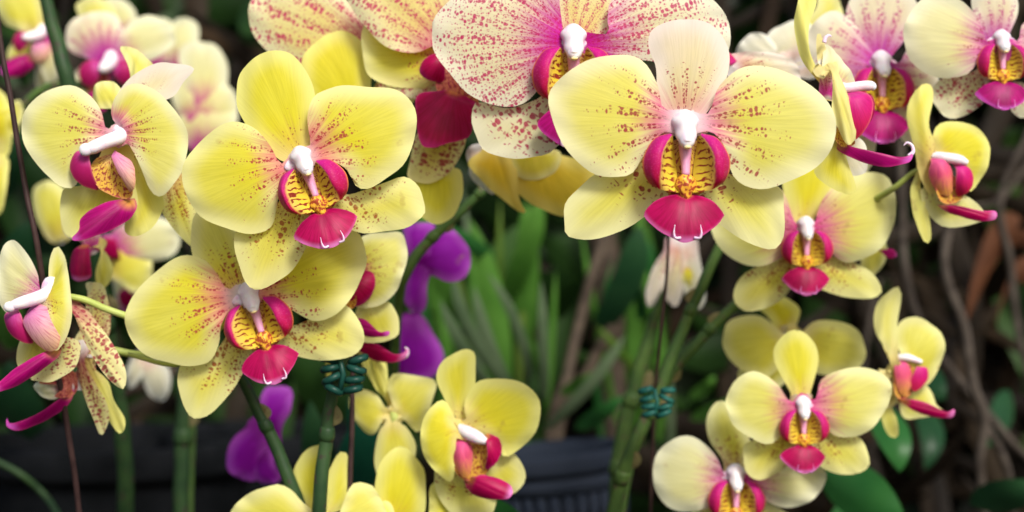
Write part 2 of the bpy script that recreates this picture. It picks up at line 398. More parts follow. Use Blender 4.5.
def add_lip(root, s, col, sc_=1., roll=0., yaw=0., pitch=0., off=6., mid=None, lipmat='lip', seed=0, wide=1., hi=True, lk=(1., 1.)):
    T = lip_T(sc_, roll, yaw, pitch, (col[0], col[1], off))
    # middle lobe
    rj = np.random.RandomState(seed*7+1); jw = rj.uniform(.93, 1.07, 8)
    mo = [(-9,-56),(-19,-59),(-30,-64),(-40,-75),(-37,-82),(-27,-92),(-12,-101),(-1,-104),(10,-101),(25,-91),(34,-81),(36,-76),(27,-65),(17,-59),(9,-56)]
    mo = [(x*jw[0], z*(1+.03*(jw[1]-1))) for x, z in mo]
    mo = [(x*wide, z) for x, z in mo]
    X, F, uv, ed = sheet_geo(mo, (0,-52), f=8, tilt=15, cup=-13, bow=5, keel=1.5, rip=.6, n=24, m=17, seed=seed, T=T)
    lip = mesh_obj('lip', to_local(X, s), F, M[lipmat], root, uv, ed)
    for sx in (-1, 1):
        rows = [([(-15,4),(-31,-1),(-42,-18),(-43,-32),(-38,-44),(-29,-51)], [6,10,13,13,11,8]),
                ([(-15,3),(-26,-3),(-34,-16),(-35,-31),(-34,-43),(-29,-50)], [12,19,24,25,22,14]),
                ([(-14,2),(-21,-7),(-26,-18),(-27,-30),(-28,-42),(-26,-52)], [13,20,25,26,22,13]),
                ([(-13,1),(-17,-9),(-21,-20),(-22,-32),(-20,-44),(-16,-54)], [8,12,13,13,13,12]),
                ([(-12,0),(-11,-12),(-9,-25),(-8,-36),(-8,-46),(-7,-55)], [2,1,-1,0,4,9])]
        kk = lk[0 if sx < 0 else 1]*jw[2 if sx < 0 else 3]
        for (pp, _) in rows[1:3]:
            for q in range(1, 5):
                ox = rows[0][0][q][0]; pp[q] = (ox+(pp[q][0]-ox)*kk, pp[q][1]*(1+.05*(jw[4]-1)))
        cols = np.array([catmull([(x*-sx if False else (x if sx < 0 else -x), z, f) for (x, z), f in zip(p, ff)], 4) for p, ff in rows])  # t, s, 3
        ns = cols.shape[1]
        G = np.array([catmull(cols[:, i, :], 4) for i in range(ns)])   # s, t, 3
        nt = G.shape[1]
        V = G.reshape(-1, 3); U = [(i/(ns-1), j/(nt-1)) for i in range(ns) for j in range(nt)]
        F = [(i*nt+j, i*nt+j+1, (i+1)*nt+j+1, (i+1)*nt+j) for i in range(ns-1) for j in range(nt-1)]
        mesh_obj('side_lobe', to_local(T(V), s), F, M['lobe'], lip, U)
    # throat floor, behind everything
    X, F, uv, ed = sheet_geo([(-14,-4),(-24,-20),(-26,-40),(-16,-56),(0,-60),(16,-56),(26,-40),(24,-20),(14,-4)], (0,0), f=-3, cup=6, keel=0, n=14, m=11, T=T)
    mesh_obj('throat', to_local(X, s), F, M['throat'], lip, uv, ed)
    V, F = ell_geo((0,-49,9), (10,13,7), 20, 26); V[:, 0] *= 1+.22*np.sin((V[:, 1]+49)*.28)+.1*np.cos(V[:, 1]*.5); V[:, 2] += 1.6*np.sin(V[:, 0]*.55+1)*np.cos(V[:, 1]*.4)-.25*np.abs(V[:,0])
    mesh_obj('callus', to_local(T(V), s), F, M['callus'], lip)
    if hi:
        for sx in (-1, 1):
            th = .75 if s > .000372 else 1.
            p, r = smooth_path([(sx*7,-100,23),(sx*12,-100,26),(sx*13.5,-95,27),(sx*12.5,-87,27)], [1.5*th,1.3*th,.9*th,.25])
            V, F = tube_geo(p, r, 8)
            mesh_obj('cirrus', to_local(T(V), s), F, M['cirrus' if th == 1. else 'cirrusv'], lip)
    p, r = smooth_path([(0,6,0),(0,-10,3),(0,-24,5),(0,-38,8)], [7,6.5,5,4])
    V, F = tube_geo(p, r, 10); mesh_obj('column_foot', to_local(T(V), s), F, M['foot'], lip)
    # column
    p, r = smooth_path([(0,17,-6),(0,13,3),(0,5,11),(0,-3,18),(0,-8,20),(0,-10,21)], [12.5,13,10.5,8.6,7.4,3])
    V, F = tube_geo(p, r, 24, flat=1.0)
    V[:, 0] *= 1+.10*np.cos(V[:, 1]*.35)
    V[:, 2] += 1.3*np.cos(V[:, 0]*.35)
    cm = mesh_obj('column', to_local(T(V), s), F, M['white'], root)
    for sx in (-1, 1):
        V, F = ell_geo((sx*8,11,-4), (16,8,4), 12, 18); V[:, 1] -= np.abs(V[:, 0])*.12; mesh_obj('wing', to_local(T(V), s), F, M['wing'], cm)
    V, F = ell_geo((0,-5,21), (7.6,8,6.5), 12, 16); V[:, 0] *= 1-.05*np.maximum(0, -7-V[:, 1]); mesh_obj('anther_cap', to_local(T(V), s), F, M['white'], cm)
    V[:, 2] -= 1.6*np.exp(-(V[:, 0]/1.6)**2)*(V[:, 2] > 21)
    V, F = ell_geo((0,-11,26.5), (3.8,1.7,2.4), 8, 10); mesh_obj('pollinia', to_local(T(V), s), F, M['anther'], cm)
    return lip

NF = 0
def flower(D, win, c, label, parts, lip=None, bk=9., group='yellow moth orchid blooms', name='orchid_flower', cat='orchid flower'):
    """parts: (kind, material, outline in window coordinates, options)"""
    global NF
    NF += 1
    x0, y0, k_ = win
    cx, cy = x0+c[0]/k_, y0+c[1]/k_
    s = D/FPX
    root = tag(empty(name, at(cx, cy, D)), label, cat, group)
    def loc(p, w=None):
        a, b, q = w or win
        return (a+p[0]/q-cx, cy-(b+p[1]/q))
    lipobj = None; colobj = None
    if lip is not None:
        l = dict(lip); cc = loc(l.pop('col')); lipobj = add_lip(root, s, cc, seed=NF, **l)
    for i, (kind, mat, pts, *o) in enumerate(parts):
        o = dict(o[0]) if o else {}
        w = o.pop('win', None)
        base = loc(o.pop('base', c if w is None else ((cx-w[0])*w[2], (cy-w[1])*w[2])), w)
        par = root
        if kind in ('side_lobe', 'throat', 'cirrus') and lipobj is not None: par = lipobj
        if kind in ('anther_cap', 'wing') and colobj is not None: par = colobj
        if kind in ('column', 'pedicel', 'cirrus', 'curl'):
            rr = [q*(.84 if kind == 'column' else 1) for q in o.pop('r')]; ff = o.pop('f', 0); P3 = [loc(q, w) for q in pts]
            fs = ff if isinstance(ff, (list, tuple)) else [ff]*len(pts)
            p, r = smooth_path([(a, b, e) for (a, b), e in zip(P3, fs)], rr)
            V, F = tube_geo(p, r, 14)
            ob = mesh_obj(kind, to_local(V, s), F, M[mat], par)
            if kind == 'column': colobj = ob
            continue
        if kind in ('anther_cap', 'wing'):
            V, F = ell_geo((*loc(pts[0], w), o['f']), o['r']); mesh_obj(kind, to_local(V, s), F, M[mat], par); continue
        dflt = {'petal': dict(f=0, cup=-7, bow=8, rip=2.2), 'sepal': dict(f=-12, cup=-5, bow=3, rip=1.2, tilt=-3),
                'side_lobe': dict(f=14, cup=-10, bow=8, keel=0), 'throat': dict(f=6, cup=6, keel=0),
                'lip': dict(f=14, cup=-9, bow=4, tilt=8, keel=1)}.get(kind, {})
        dflt.update(o); dflt.setdefault('seed', NF*31+i)
        P2 = [loc(q, w) for q in pts]
        if kind in ('petal', 'sepal') and 'base' not in (o if isinstance(o, dict) else {}): dflt.setdefault('back', bk)
        X, F, uv, ed = sheet_geo(P2, base, **dflt)
        mt = P[mat] if mat in P else M[mat]
        ob = mesh_obj(kind, to_local(X, s), F, mt, par, uv, ed)
        if kind == 'lip': lipobj = ob
    return root

# ---- generic front view outlines (relative to the centre, picture pixels at the size of the main flower)
G_PL = [(-22,13),(-28,36),(-40,58),(-63,67),(-94,62),(-122,44),(-136,24),(-132,-2),(-117,-32),(-94,-52),(-71,-58),(-53,-52),(-40,-32),(-25,-11)]
G_PR = [(-x, z) for x, z in G_PL]
G_D = [(-15,12),(-24,32),(-28,56),(-34,76),(-30,92),(-18,101),(2,105),(25,99),(40,84),(45,66),(42,50),(30,30),(18,12)]
G_SL = [(-20,-30),(-60,-46),(-100,-66),(-119,-82),(-118,-104),(-110,-116),(-95,-118),(-70,-112),(-48,-100),(-26,-78),(-8,-50)]
G_SR = [(-x, z) for x, z in G_SL]
def generic(D, cx, cy, sx, sy, rot, label, mats, lip=True, group='yellow moth orchid blooms', lipmat='lipv', skip=(), yaw=0., name='orchid_flower'):
    a = math.radians(rot); parts = []
    for key, kind, pts in (('sl','sepal',G_SL),('sr','sepal',G_SR),('d','sepal',G_D),('pl','petal',G_PL),('pr','petal',G_PR)):
        if key in skip: continue
        q = []
        for x, z in pts:
            x, z = x*sx*random.uniform(.96,1.04), z*sy*random.uniform(.96,1.04)
            q.append((cx+x*math.cos(a)-z*math.sin(a), cy-(x*math.sin(a)+z*math.cos(a))))
        parts.append((kind, mats[1] if kind == 'sepal' else mats[0], q, dict(cup=-5*sy, bow=5*sy, rip=1.5*sy, n=18, m=11)))
    return flower(D, (0,0,1), (cx,cy), label, parts, bk=4., lip=dict(col=(cx,cy-3), sc_=min(sx, sy)*1.0 if not yaw else sy, roll=rot, yaw=yaw, lipmat=lipmat, hi=False) if lip else None, group=group, name=name)

# ================================================================== FLOWERS
W1 = (530,0,1.969)
flower(.560, W1, (305,242), 'largest pale yellow bloom, facing straight out with a cream blush upper sepal', [
 ('petal','soft',[(262,215),(250,170),(225,124),(180,107),(120,115),(65,150),(39,190),(45,240),(75,300),(120,340),(165,352),(200,342),(225,303),(258,262)], dict(f=3)),
 ('petal','soft',[(350,225),(370,170),(410,135),(470,131),(530,155),(582,195),(598,245),(588,300),(550,340),(490,367),(440,372),(405,355),(388,320),(380,285),(350,260)], dict(f=4)),
 ('sepal','cream',[(264,228),(252,185),(250,130),(235,90),(240,60),(262,42),(310,33),(355,45),(385,75),(396,110),(392,140),(375,185),(345,228)], dict(f=-6, bow=6, cup=-9)),
 ('sepal','sep',[(275,285),(225,312),(150,330),(95,370),(70,400),(68,440),(75,465),(110,470),(160,462),(210,440),(250,410),(292,365),(305,300)]),
 ('sepal','sep',[(315,300),(330,345),(380,340),(460,355),(500,372),(508,410),(505,465),(490,486),(465,489),(420,470),(370,435),(340,400),(310,350)], dict(f=-13)),
], lip=dict(col=(304,272), sc_=1.0))
W2 = (170,20,2.227)
flower(.585, W2, (292,310), 'bright yellow orchid bloom left of centre whose lowest sepal overlaps the bloom below it', [
 ('sepal','yel2',[(238,308),(196,270),(163,226),(145,190),(143,150),(155,110),(185,80),(225,66),(265,75),(300,110),(320,155),(324,200),(322,250),(318,292)], dict(f=-7)),
 ('petal','yel',[(250,320),(225,280),(190,242),(150,227),(110,240),(65,275),(28,320),(26,355),(45,410),(80,445),(140,468),(190,474),(225,460),(243,410),(256,352)]),
 ('petal','yel',[(312,280),(306,220),(318,180),(340,160),(380,147),(440,150),(500,155),(540,180),(551,215),(545,260),(520,320),(480,355),(440,376),(415,370),(395,335),(345,315)], dict(f=3)),
 ('sepal','sepb',[(320,340),(380,385),(430,378),(480,360),(520,347),(550,372),(565,410),(563,435),(530,460),(480,472),(430,475),(400,465),(350,440),(305,370)]),
 ('sepal','sepb',[(262,370),(245,400),(180,430),(145,470),(140,500),(150,550),(165,585),(190,604),(225,590),(265,560),(300,500),(315,460),(322,420),(305,360)], dict(f=-8)),
], lip=dict(col=(303,330), sc_=.82, roll=20, yaw=8, lk=(.6,1.35)))
W3 = (120,200,2.226)
flower(.608, W3, (272,215), 'yellow bloom at left whose white column is touched by the sepal hanging from above', [
 ('sepal','sep',[(226,218),(176,170),(156,122),(152,80),(160,40),(180,15),(215,10),(260,60),(280,110),(300,150),(305,205)], dict(f=-7)),
 ('petal','yel',[(240,200),(215,160),(190,133),(150,123),(105,140),(60,175),(25,220),(15,265),(25,310),(60,345),(110,362),(160,370),(200,362),(222,320),(228,275),(248,240)], dict(f=2)),
 ('petal','yel',[(290,190),(330,130),(370,90),(420,65),(480,55),(530,70),(547,110),(545,150),(520,210),(480,255),(440,269),(410,262),(385,245),(320,225)], dict(f=3)),
 ('sepal','sepb',[(310,240),(370,280),(420,265),(470,245),(500,234),(525,260),(540,300),(538,325),(510,350),(460,357),(410,357),(370,342),(320,310),(285,260)]),
 ('sepal','sepb',[(262,270),(235,300),(210,340),(170,362),(130,365),(122,390),(125,430),(140,470),(160,488),(200,475),(245,430),(275,380),(300,330),(290,270)]),
 ('pedicel','pedi',[(270,215),(200,300),(120,370),(0,348)], dict(r=[3,3,2.6,2.6], f=[-8,-30,-32,-36])),
], lip=dict(col=(297,230), sc_=.80, roll=18, yaw=6, lk=(.65,1.2)))
W4 = (0,0,2.0)
flower(.600, W4, (240,270), 'pale yellow bloom turned left, long white column and violet lip, above the spotted side-view bloom', [
 ('petal','soft',[(215,260),(205,225),(180,190),(145,172),(100,180),(60,210),(46,245),(55,290),(80,330),(120,370),(150,375),(165,350),(178,310),(205,280)], dict(tilt=6)),
 ('petal','soft',[(250,255),(226,240),(222,215),(235,190),(270,170),(310,180),(350,215),(375,255),(381,290),(370,340),(345,375),(318,392),(300,375),(285,330),(262,290)], dict(f=4, tilt=6)),
 ('sepal','cream',[(240,235),(225,200),(245,160),(290,130),(320,122),(350,125),(383,135),(365,160),(345,190),(300,210),(260,245)], dict(f=-9)),
 ('sepal','plain',[(190,320),(160,368),(120,375),(112,420),(120,460),(145,478),(175,475),(240,440),(270,410),(260,340)]),
 ('sepal','yel2',[(270,320),(300,350),(318,400),(310,440),(285,465),(250,470),(240,455),(250,420),(255,360)], dict(f=-14)),
 ('lip','lipv',[(275,325),(280,360),(260,400),(200,440),(140,465),(90,478),(65,470),(90,440),(90,400),(120,370),(180,340),(240,325)], dict(win=(60,110,3.657), base=(262,325), tilt=14, f=10)),
 ('throat','throat',[(130,180),(128,230),(150,285),(200,315),(262,325),(275,290),(262,240),(230,175)], dict(win=(60,110,3.657), base=(190,160), f=8)),
 ('side_lobe','earv',[(110,150),(75,152),(55,180),(52,215),(70,255),(105,283),(148,293),(140,250),(132,200),(125,165)], dict(win=(60,110,3.657), base=(125,145), f=16)),
 ('side_lobe','earp',[(197,145),(240,165),(275,190),(292,240),(290,285),(270,302),(250,262),(225,215)], dict(win=(60,110,3.657), base=(197,145), f=20)),
 ('column','white',[(240,70),(225,100),(185,120),(140,145),(112,160)], dict(win=(60,110,3.657), r=[9,9,8,7.5,3], f=[0,8,18,26,30])),
 ('anther_cap','white',[(120,152)], dict(win=(60,110,3.657), r=(6.5,6.5,5), f=29)),
 ('wing','wing',[(232,82)], dict(win=(60,110,3.657), r=(11,10,6), f=2)),
])
flower(.622, W4, (250,255), 'bloom mostly hidden behind the left-turned pale one, its brown speckled sepal poking out right', [
 ('petal','plain',[(235,220),(190,215),(186,180),(205,162),(235,168),(262,220)], dict()),
 ('petal','plain',[(262,170),(258,130),(240,95),(270,98),(300,120),(306,135),(290,175)], dict(base=(275,200))),
 ('sepal','sepb',[(320,370),(330,395),(345,360),(375,345),(392,390),(396,450),(388,492),(365,478),(340,450),(318,400)], dict(base=(335,340), f=0)),
])
W7 = (0,230,2.438)
flower(.600, W7, (122,165), 'spotted cream orchid bloom at the left edge in side view, its violet lip pointing left', [
 ('petal','blush',[(105,150),(100,110),(75,60),(40,25),(15,30),(0,70),(-5,120),(0,170),(20,205),(45,190),(80,170)], dict(tilt=4)),
 ('petal','sep',[(120,140),(117,100),(122,60),(137,38),(157,60),(177,110),(186,170),(188,220),(175,262),(152,292),(138,270),(132,220),(125,180)], dict(f=10, tilt=12)),
 ('sepal','plain',[(80,220),(45,260),(30,300),(35,340),(60,365),(110,340),(140,300),(130,240)]),
 ('sepal','tan',[(150,250),(185,270),(190,300),(170,340),(120,372),(75,370),(65,362),(100,345),(130,310)], dict(f=-6)),
 ('sepal','tan',[(180,175),(210,205),(250,260),(290,330),(297,375),(285,390),(255,370),(220,320),(190,260),(165,200)], dict(f=-16)),
 ('lip','lipv',[(150,290),(145,310),(110,340),(60,375),(20,388),(0,385),(30,355),(50,335),(100,305),(135,288)], dict(base=(150,285), tilt=16)),
 ('throat','throatb',[(70,200),(80,250),(110,275),(145,285),(158,230),(130,185)], dict(base=(100,185), f=6)),
 ('side_lobe','earv',[(25,195),(15,210),(30,245),(60,268),(90,272),(70,220),(60,200)], dict(base=(40,188))),
 ('side_lobe','earp',[(80,183),(110,180),(145,200),(162,240),(157,280),(130,293),(100,270),(75,230),(68,200)], dict(base=(75,188), f=22)),
 ('column','white',[(122,120),(128,150),(100,165),(60,178),(32,188)], dict(r=[7,9,8,7,3.5], f=[0,6,14,20,24])),
 ('wing','wing',[(122,145)], dict(r=(8,12,6), f=4)),
 ('anther_cap','white',[(40,186)], dict(r=(6,5.5,5), f=23)),
 ('pedicel','pedi',[(150,160),(200,172),(250,195),(330,225),(440,270)], dict(r=[3,3.6,3.6,3.6,3.6], f=[-10,-14,-20,-30,-60])),
])
flower(.628, W7, (185,360), 'lowest bloom at the left edge, facing away with narrow speckled sepals and thin curled lip', [
 ('sepal','tan',[(190,330),(200,380),(225,450),(245,500),(265,470),(260,420),(240,380),(210,320)], dict(f=4, base=(195,290))),
 ('sepal','yel2',[(225,330),(262,370),(278,420),(300,460),(298,490),(285,497),(265,470),(245,420),(215,370)], dict(f=-4, base=(205,300))),
 ('sepal','tan',[(195,330),(160,340),(165,300),(185,250),(210,240),(232,270),(228,330)], dict(f=-8, base=(195,370))),
 ('petal','tan',[(205,170),(195,135),(205,128),(235,130),(255,160),(262,220),(250,265),(225,262),(205,220)], dict(base=(215,290), f=-16)),
 ('petal','blush',[(80,375),(95,400),(125,412),(150,405),(150,390),(120,378)], dict(base=(160,385), f=-4)),
 ('lip','lipv',[(180,400),(165,430),(120,460),(60,485),(25,475),(22,455),(40,468),(100,445),(150,410)], dict(base=(178,385), f=6)),
 ('throat','throatb',[(100,372),(150,345),(182,345),(190,380),(175,405),(140,402)], dict(base=(180,375), f=8)),
 ('pedicel','pedi',[(200,330),(240,300),(265,296),(320,307),(420,310)], dict(r=[3,3.4,3.8,3.8,3.8], f=[-10,-16,-20,-26,-50])),
])
flower(.66, W7, (232,60), 'small yellow petal and pink lip showing between the two left-turned blooms', [
 ('petal','yel2',[(225,42),(250,45),(272,80),(275,110),(260,140),(240,155),(236,130),(240,90)], dict(base=(228,40))),
 ('lip','lip',[(185,55),(180,90),(190,120),(215,123),(232,110),(230,70),(222,35)], dict(base=(210,30))),
 ('petal','blush',[(200,30),(160,10),(150,-30),(180,-50),(220,-40),(240,0)], dict(base=(222,40))),
])
WB = (240,0,1.969)
flower(.655, WB, (280,110), 'hidden bloom at the top left with one large petal striped in pink dots', [
 ('petal','pinkh',[(262,98),(240,40),(200,-10),(120,-40),(50,-30),(20,10),(22,55),(50,100),(90,132),(130,138),(200,130),(250,118)], dict()),
 ('sepal','yel2',[(262,200),(262,150),(262,120),(240,85),(205,66),(175,75),(140,105),(127,140),(135,190),(180,260),(230,260)], dict(f=22, base=(250,240), tilt=8)),
 ('sepal','tan',[(280,120),(330,130),(345,190),(290,230),(260,180)], dict(f=-8)),
])
flower(.635, WB, (425,110), 'peach bloom at top centre with heavy pink dots and a wide dark magenta lip', [
 ('petal','pinkh',[(395,85),(350,105),(300,100),(265,75),(235,40),(215,0),(220,-40),(300,-70),(400,-60),(440,0),(440,70)], dict(f=3)),
 ('petal','pink',[(440,90),(430,50),(450,0),(500,-30),(540,20),(520,90),(470,120)], dict(f=2)),
 ('sepal','yel',[(410,130),(370,168),(300,168),(250,145),(238,95),(250,40),(330,40),(400,55)], dict(f=-6)),
 ('sepal','pinkh',[(400,165),(385,190),(350,196),(300,180),(270,165),(290,148),(340,138),(400,130)], dict(f=-12)),
 ('sepal','tan',[(400,200),(350,250),(335,310),(330,350),(370,360),(410,340),(440,290),(445,220)], dict(f=-14, base=(430,160))),
 ('sepal','yel2',[(350,320),(320,370),(340,410),(370,438),(400,436),(425,415),(438,380),(435,335),(410,320)], dict(f=-22, base=(390,270))),
 ('throat','throatb',[(392,140),(388,180),(415,192),(462,212),(470,190),(450,160),(430,135)], dict(base=(410,120), f=8)),
 ('lip','lipr',[(400,180),(365,184),(348,195),(350,240),(357,285),(375,294),(410,285),(450,272),(460,240),(463,200),(440,180)], dict(base=(425,170), f=14, tilt=8)),
 ('side_lobe','lipr',[(392,108),(365,120),(355,145),(375,162),(402,162),(405,130)], dict(base=(405,110), f=16)),
 ('column','white',[(425,90),(430,105),(432,118)], dict(r=[8,9,4], f=[0,12,22])),
])
WC = (400,0,3.0125)
flower(.600, WC, (520,135), 'cream bloom densely dotted in crimson, half covered by the largest bloom at the top', [
 ('petal','pink',[(485,140),(488,100),(480,40),(470,-20),(400,-60),(300,-60),(200,-30),(140,10),(100,60),(97,100),(110,160),(150,220),(200,280),(260,315),(330,323),(380,310),(410,280),(440,230),(480,175)], dict(f=4)),
 ('petal','pink',[(150,70),(150,40),(165,0),(220,-30),(300,-30),(360,0),(390,40),(393,80),(370,120),(300,130),(200,120)], dict(win=W1, f=4)),
 ('sepal','pinkh',[(498,110),(478,50),(475,0),(500,-50),(560,-70),(620,-40),(650,0),(645,60),(600,125)], dict(f=-6)),
 ('sepal','sepp',[(450,270),(380,310),(320,325),(235,305),(218,340),(220,390),(240,440),(280,465),(360,476),(430,465),(470,440),(500,400),(510,250)], dict(f=-6)),
 ('sepal','sepp',[(540,200),(600,300),(680,360),(720,330),(700,260),(600,190)], dict(f=-10)),
], lip=dict(col=(522,155), sc_=.96, lipmat='lipv'))
flower(.665, WB, (545,300), 'drooping apricot bloom seen from behind beneath the crimson dotted one', [
 ('petal','white',[(450,325),(452,345),(470,365),(500,384),(495,350),(480,320)], dict(base=(470,300), f=-6)),
 ('petal','oran',[(450,320),(465,345),(500,380),(545,415),(562,417),(550,390),(545,330),(520,300)], dict(base=(500,290), f=4)),
 ('petal','oran',[(535,320),(540,370),(580,405),(640,425),(690,400),(700,330),(620,300)], dict(base=(570,280), f=-2)),
 ('sepal','yel',[(530,310),(545,345),(580,356),(620,340),(630,300),(580,290)], dict(base=(570,270), f=10)),
])
WR = (780,0,2.557)
flower(.600, WR, (140,235), 'side-view yellow bloom right of the largest, its magenta lip ending in a curled tendril', [
 ('petal','yel2',[(105,215),(75,180),(50,130),(38,80),(40,30),(55,-20),(90,-20),(95,10),(75,60),(70,110),(85,160),(120,205)], dict(f=-4)),
 ('petal','plain',[(105,205),(95,150),(94,100),(99,80),(112,105),(132,170),(160,240),(180,320),(180,360),(160,374),(140,340),(120,280)], dict(base=(112,180), f=16, tilt=10)),
 ('petal','blush',[(115,115),(145,138),(178,185),(195,220),(160,230),(130,205)], dict(base=(130,235), f=-2)),
 ('curl','cirrus',[(108,112),(112,100),(120,94),(127,97)], dict(r=[2.2,1.8,1.4,.6], f=10)),
 ('sepal','yel2',[(135,350),(110,385),(88,420),(100,455),(140,485),(175,497),(195,488),(190,460),(170,410),(155,360)], dict(base=(145,320), f=2)),
 ('sepal','white',[(160,380),(180,355),(205,345),(228,370),(232,430),(215,445),(180,445),(155,420)], dict(base=(160,350), f=-14)),
 ('lip','lipv',[(150,362),(180,378),(240,392),(285,403),(315,402),(328,392),(330,405),(312,420),(260,428),(200,415),(150,390)], dict(base=(135,360), f=10, cup=-5)),
 ('side_lobe','ear',[(163,242),(175,233),(200,235),(225,255),(227,290),(210,330),(183,360),(172,325),(162,275)], dict(base=(170,232), f=20)),
 ('side_lobe','lipr',[(215,235),(232,245),(239,262),(232,300),(212,325),(205,280)], dict(base=(210,240), f=8)),
 ('throat','throat',[(125,330),(128,350),(150,378),(185,370),(170,345),(145,325)], dict(base=(130,322), f=12)),
 ('column','white',[(140,215),(165,226),(200,222),(228,222),(238,230)], dict(r=[7,6,6,6,3], f=[0,4,6,8,8])),
 ('cirrus','cirrus',[(322,402),(333,390),(330,374),(318,367),(309,374)], dict(r=[2.4,2.,1.6,1.2,.5], f=12)),
])
WQ = (720,0,2.0)
flower(.662, WQ, (320,135), 'mauve flushed bloom in soft focus at the top right behind the side-view yellow one', [
 ('petal','mauve',[(290,130),(270,180),(235,190),(200,150),(175,90),(190,45),(230,20),(270,50),(300,95)], dict(n=22,m=13)),
 ('petal','mauve',[(350,130),(385,85),(425,85),(440,130),(430,190),(400,200),(350,165)], dict(n=22,m=13)),
 ('sepal','mauve',[(290,110),(262,60),(260,10),(290,-30),(340,-40),(390,-20),(405,20),(380,70),(345,115)], dict(n=22,m=13)),
 ('sepal','blush',[(300,190),(255,230),(240,290),(270,345),(310,330),(325,230)], dict(n=22,m=13)),
 ('sepal','mauve',[(335,190),(350,250),(390,290),(420,270),(400,200),(350,165)], dict(n=22,m=13)),
], lip=dict(col=(320,142), sc_=.72, lipmat='lipv'))
flower(.70, WQ, (150,110), 'washed out cream bloom facing away at the top, between largest and mauve ones', [
 ('petal','white',[(35,110),(50,75),(70,68),(95,75),(110,105),(80,120)], dict(base=(130,125), f=4)),
 ('petal','white',[(90,100),(95,70),(120,50),(160,40),(200,70),(195,150),(160,155),(110,130)], dict()),
 ('petal','plain',[(105,90),(110,62),(140,48),(190,20),(200,-20),(240,-10),(250,40),(200,100)], dict(f=-10)),
])
flower(.64, WQ, (50,125), 'pale pink edge of a bloom peeping over the right petal of the largest bloom', [
 ('petal','cream',[(20,130),(18,110),(60,104),(110,108),(150,125),(162,160),(140,170),(90,160)], dict(base=(30,140))),
 ('side_lobe','ear',[(2,104),(20,108),(35,128),(20,132),(5,120)], dict(base=(25,135), f=4, cup=-2, bow=1)),
])
flower(.640, WQ, (560,95), 'cream bloom in the top right corner with faint pink freckles and a broad violet lip', [
 ('petal','blush',[(530,85),(510,40),(470,0),(420,-10),(382,20),(363,60),(375,110),(410,145),(450,158),(490,150),(522,115)], dict(n=22,m=13,f=4)),
 ('petal','blush',[(590,85),(600,50),(640,30),(700,50),(700,140),(640,160),(590,125)], dict(n=22,m=13,f=4)),
 ('sepal','mauve',[(535,70),(515,20),(520,-20),(560,-30),(600,-20),(605,20),(585,65)], dict(n=22,m=13)),
 ('sepal','sepp',[(525,130),(490,150),(450,155),(430,185),(445,220),(475,235),(520,215),(545,190),(550,140)], dict(n=22,m=13)),
 ('sepal','sepp',[(575,170),(600,160),(640,180),(650,220),(620,235),(590,215),(565,150)], dict(n=22,m=13)),
], lip=dict(col=(560,95), sc_=.62, lipmat='lipv', wide=1.1))
W13 = (880,70,2.847)
flower(.640, W13, (150,255), 'small yellow bloom under the top right corner turned right, with rosy side lobes', [
 ('petal','yel2',[(145,250),(148,210),(130,150),(152,60),(138,40),(105,50),(80,90),(72,140),(85,200),(100,270),(130,340),(155,360),(162,330),(150,290)], dict(n=22,m=11,f=6)),
 ('petal','yel2',[(155,235),(145,190),(170,155),(220,148),(280,165),(310,200),(313,240),(295,300),(255,345),(235,330),(235,290),(205,260)], dict(n=22,m=11)),
 ('sepal','yel2',[(110,290),(95,330),(97,390),(115,455),(140,490),(153,480),(150,430),(130,370),(125,310)], dict(n=22,m=9,f=-8)),
 ('sepal','sep',[(190,370),(230,350),(270,370),(300,400),(310,425),(260,440),(200,447),(160,430),(130,390),(118,340),(140,320)], dict(n=22,m=11,f=-4)),
 ('throat','throat',[(150,330),(165,375),(210,380),(235,340),(200,300)], dict(base=(175,290), f=8)),
 ('side_lobe','earo',[(140,250),(132,300),(155,350),(190,358),(202,310),(185,260)], dict(base=(150,240),f=12)),
 ('side_lobe','ear',[(210,268),(245,280),(256,310),(240,350),(212,360),(202,320)], dict(base=(205,265),f=14)),
 ('lip','lip',[(165,385),(205,388),(270,402),(315,403),(310,425),(270,432),(220,420),(180,405)], dict(base=(155,378), cup=-4)),
 ('column','white',[(145,245),(175,250),(215,258),(238,268)], dict(r=[5,6,6,3], f=[4,10,14,16])),
 ('pedicel','pedi',[(130,280),(100,292),(60,330),(20,362)], dict(r=[2.6,2.6,3,3.2], f=[-8,-14,-24,-50])),
])
PX = (0,0,1)
flower(.66, PX, (805,232), 'pale yellow bloom tucked under the right half of the largest, with brown striped sepals', [
 ('petal','front',[(812,225),(825,195),(850,175),(885,175),(897,205),(890,235),(870,255),(845,262),(820,245)], dict(n=22,m=13)),
 ('petal','front',[(795,225),(780,190),(740,180),(715,200),(712,235),(735,260),(765,266),(795,250)], dict(n=22,m=13)),
 ('sepal','yel2',[(795,220),(785,180),(800,150),(840,150),(835,190),(815,220)], dict(n=22,m=13)),
 ('sepal','sepb',[(795,252),(770,262),(745,275),(736,295),(745,311),(770,308),(792,292),(808,262)], dict(n=22,m=13)),
 ('sepal','sepb',[(815,252),(850,260),(875,273),(885,292),(872,299),(840,296),(816,280)], dict(n=22,m=13)),
], lip=dict(col=(805,233), sc_=.60))
flower(.70, PX, (870,262), 'sliver of yellow bloom with a violet tip, right of the brown striped one', [
 ('petal','plain',[(860,235),(862,275),(880,270),(887,255),(884,235)], dict(base=(868,230), n=16, m=9)),
 ('lip','lipv',[(878,252),(884,258),(892,256),(888,249)], dict(base=(876,250), cup=-2, bow=1, n=10, m=7)),
])
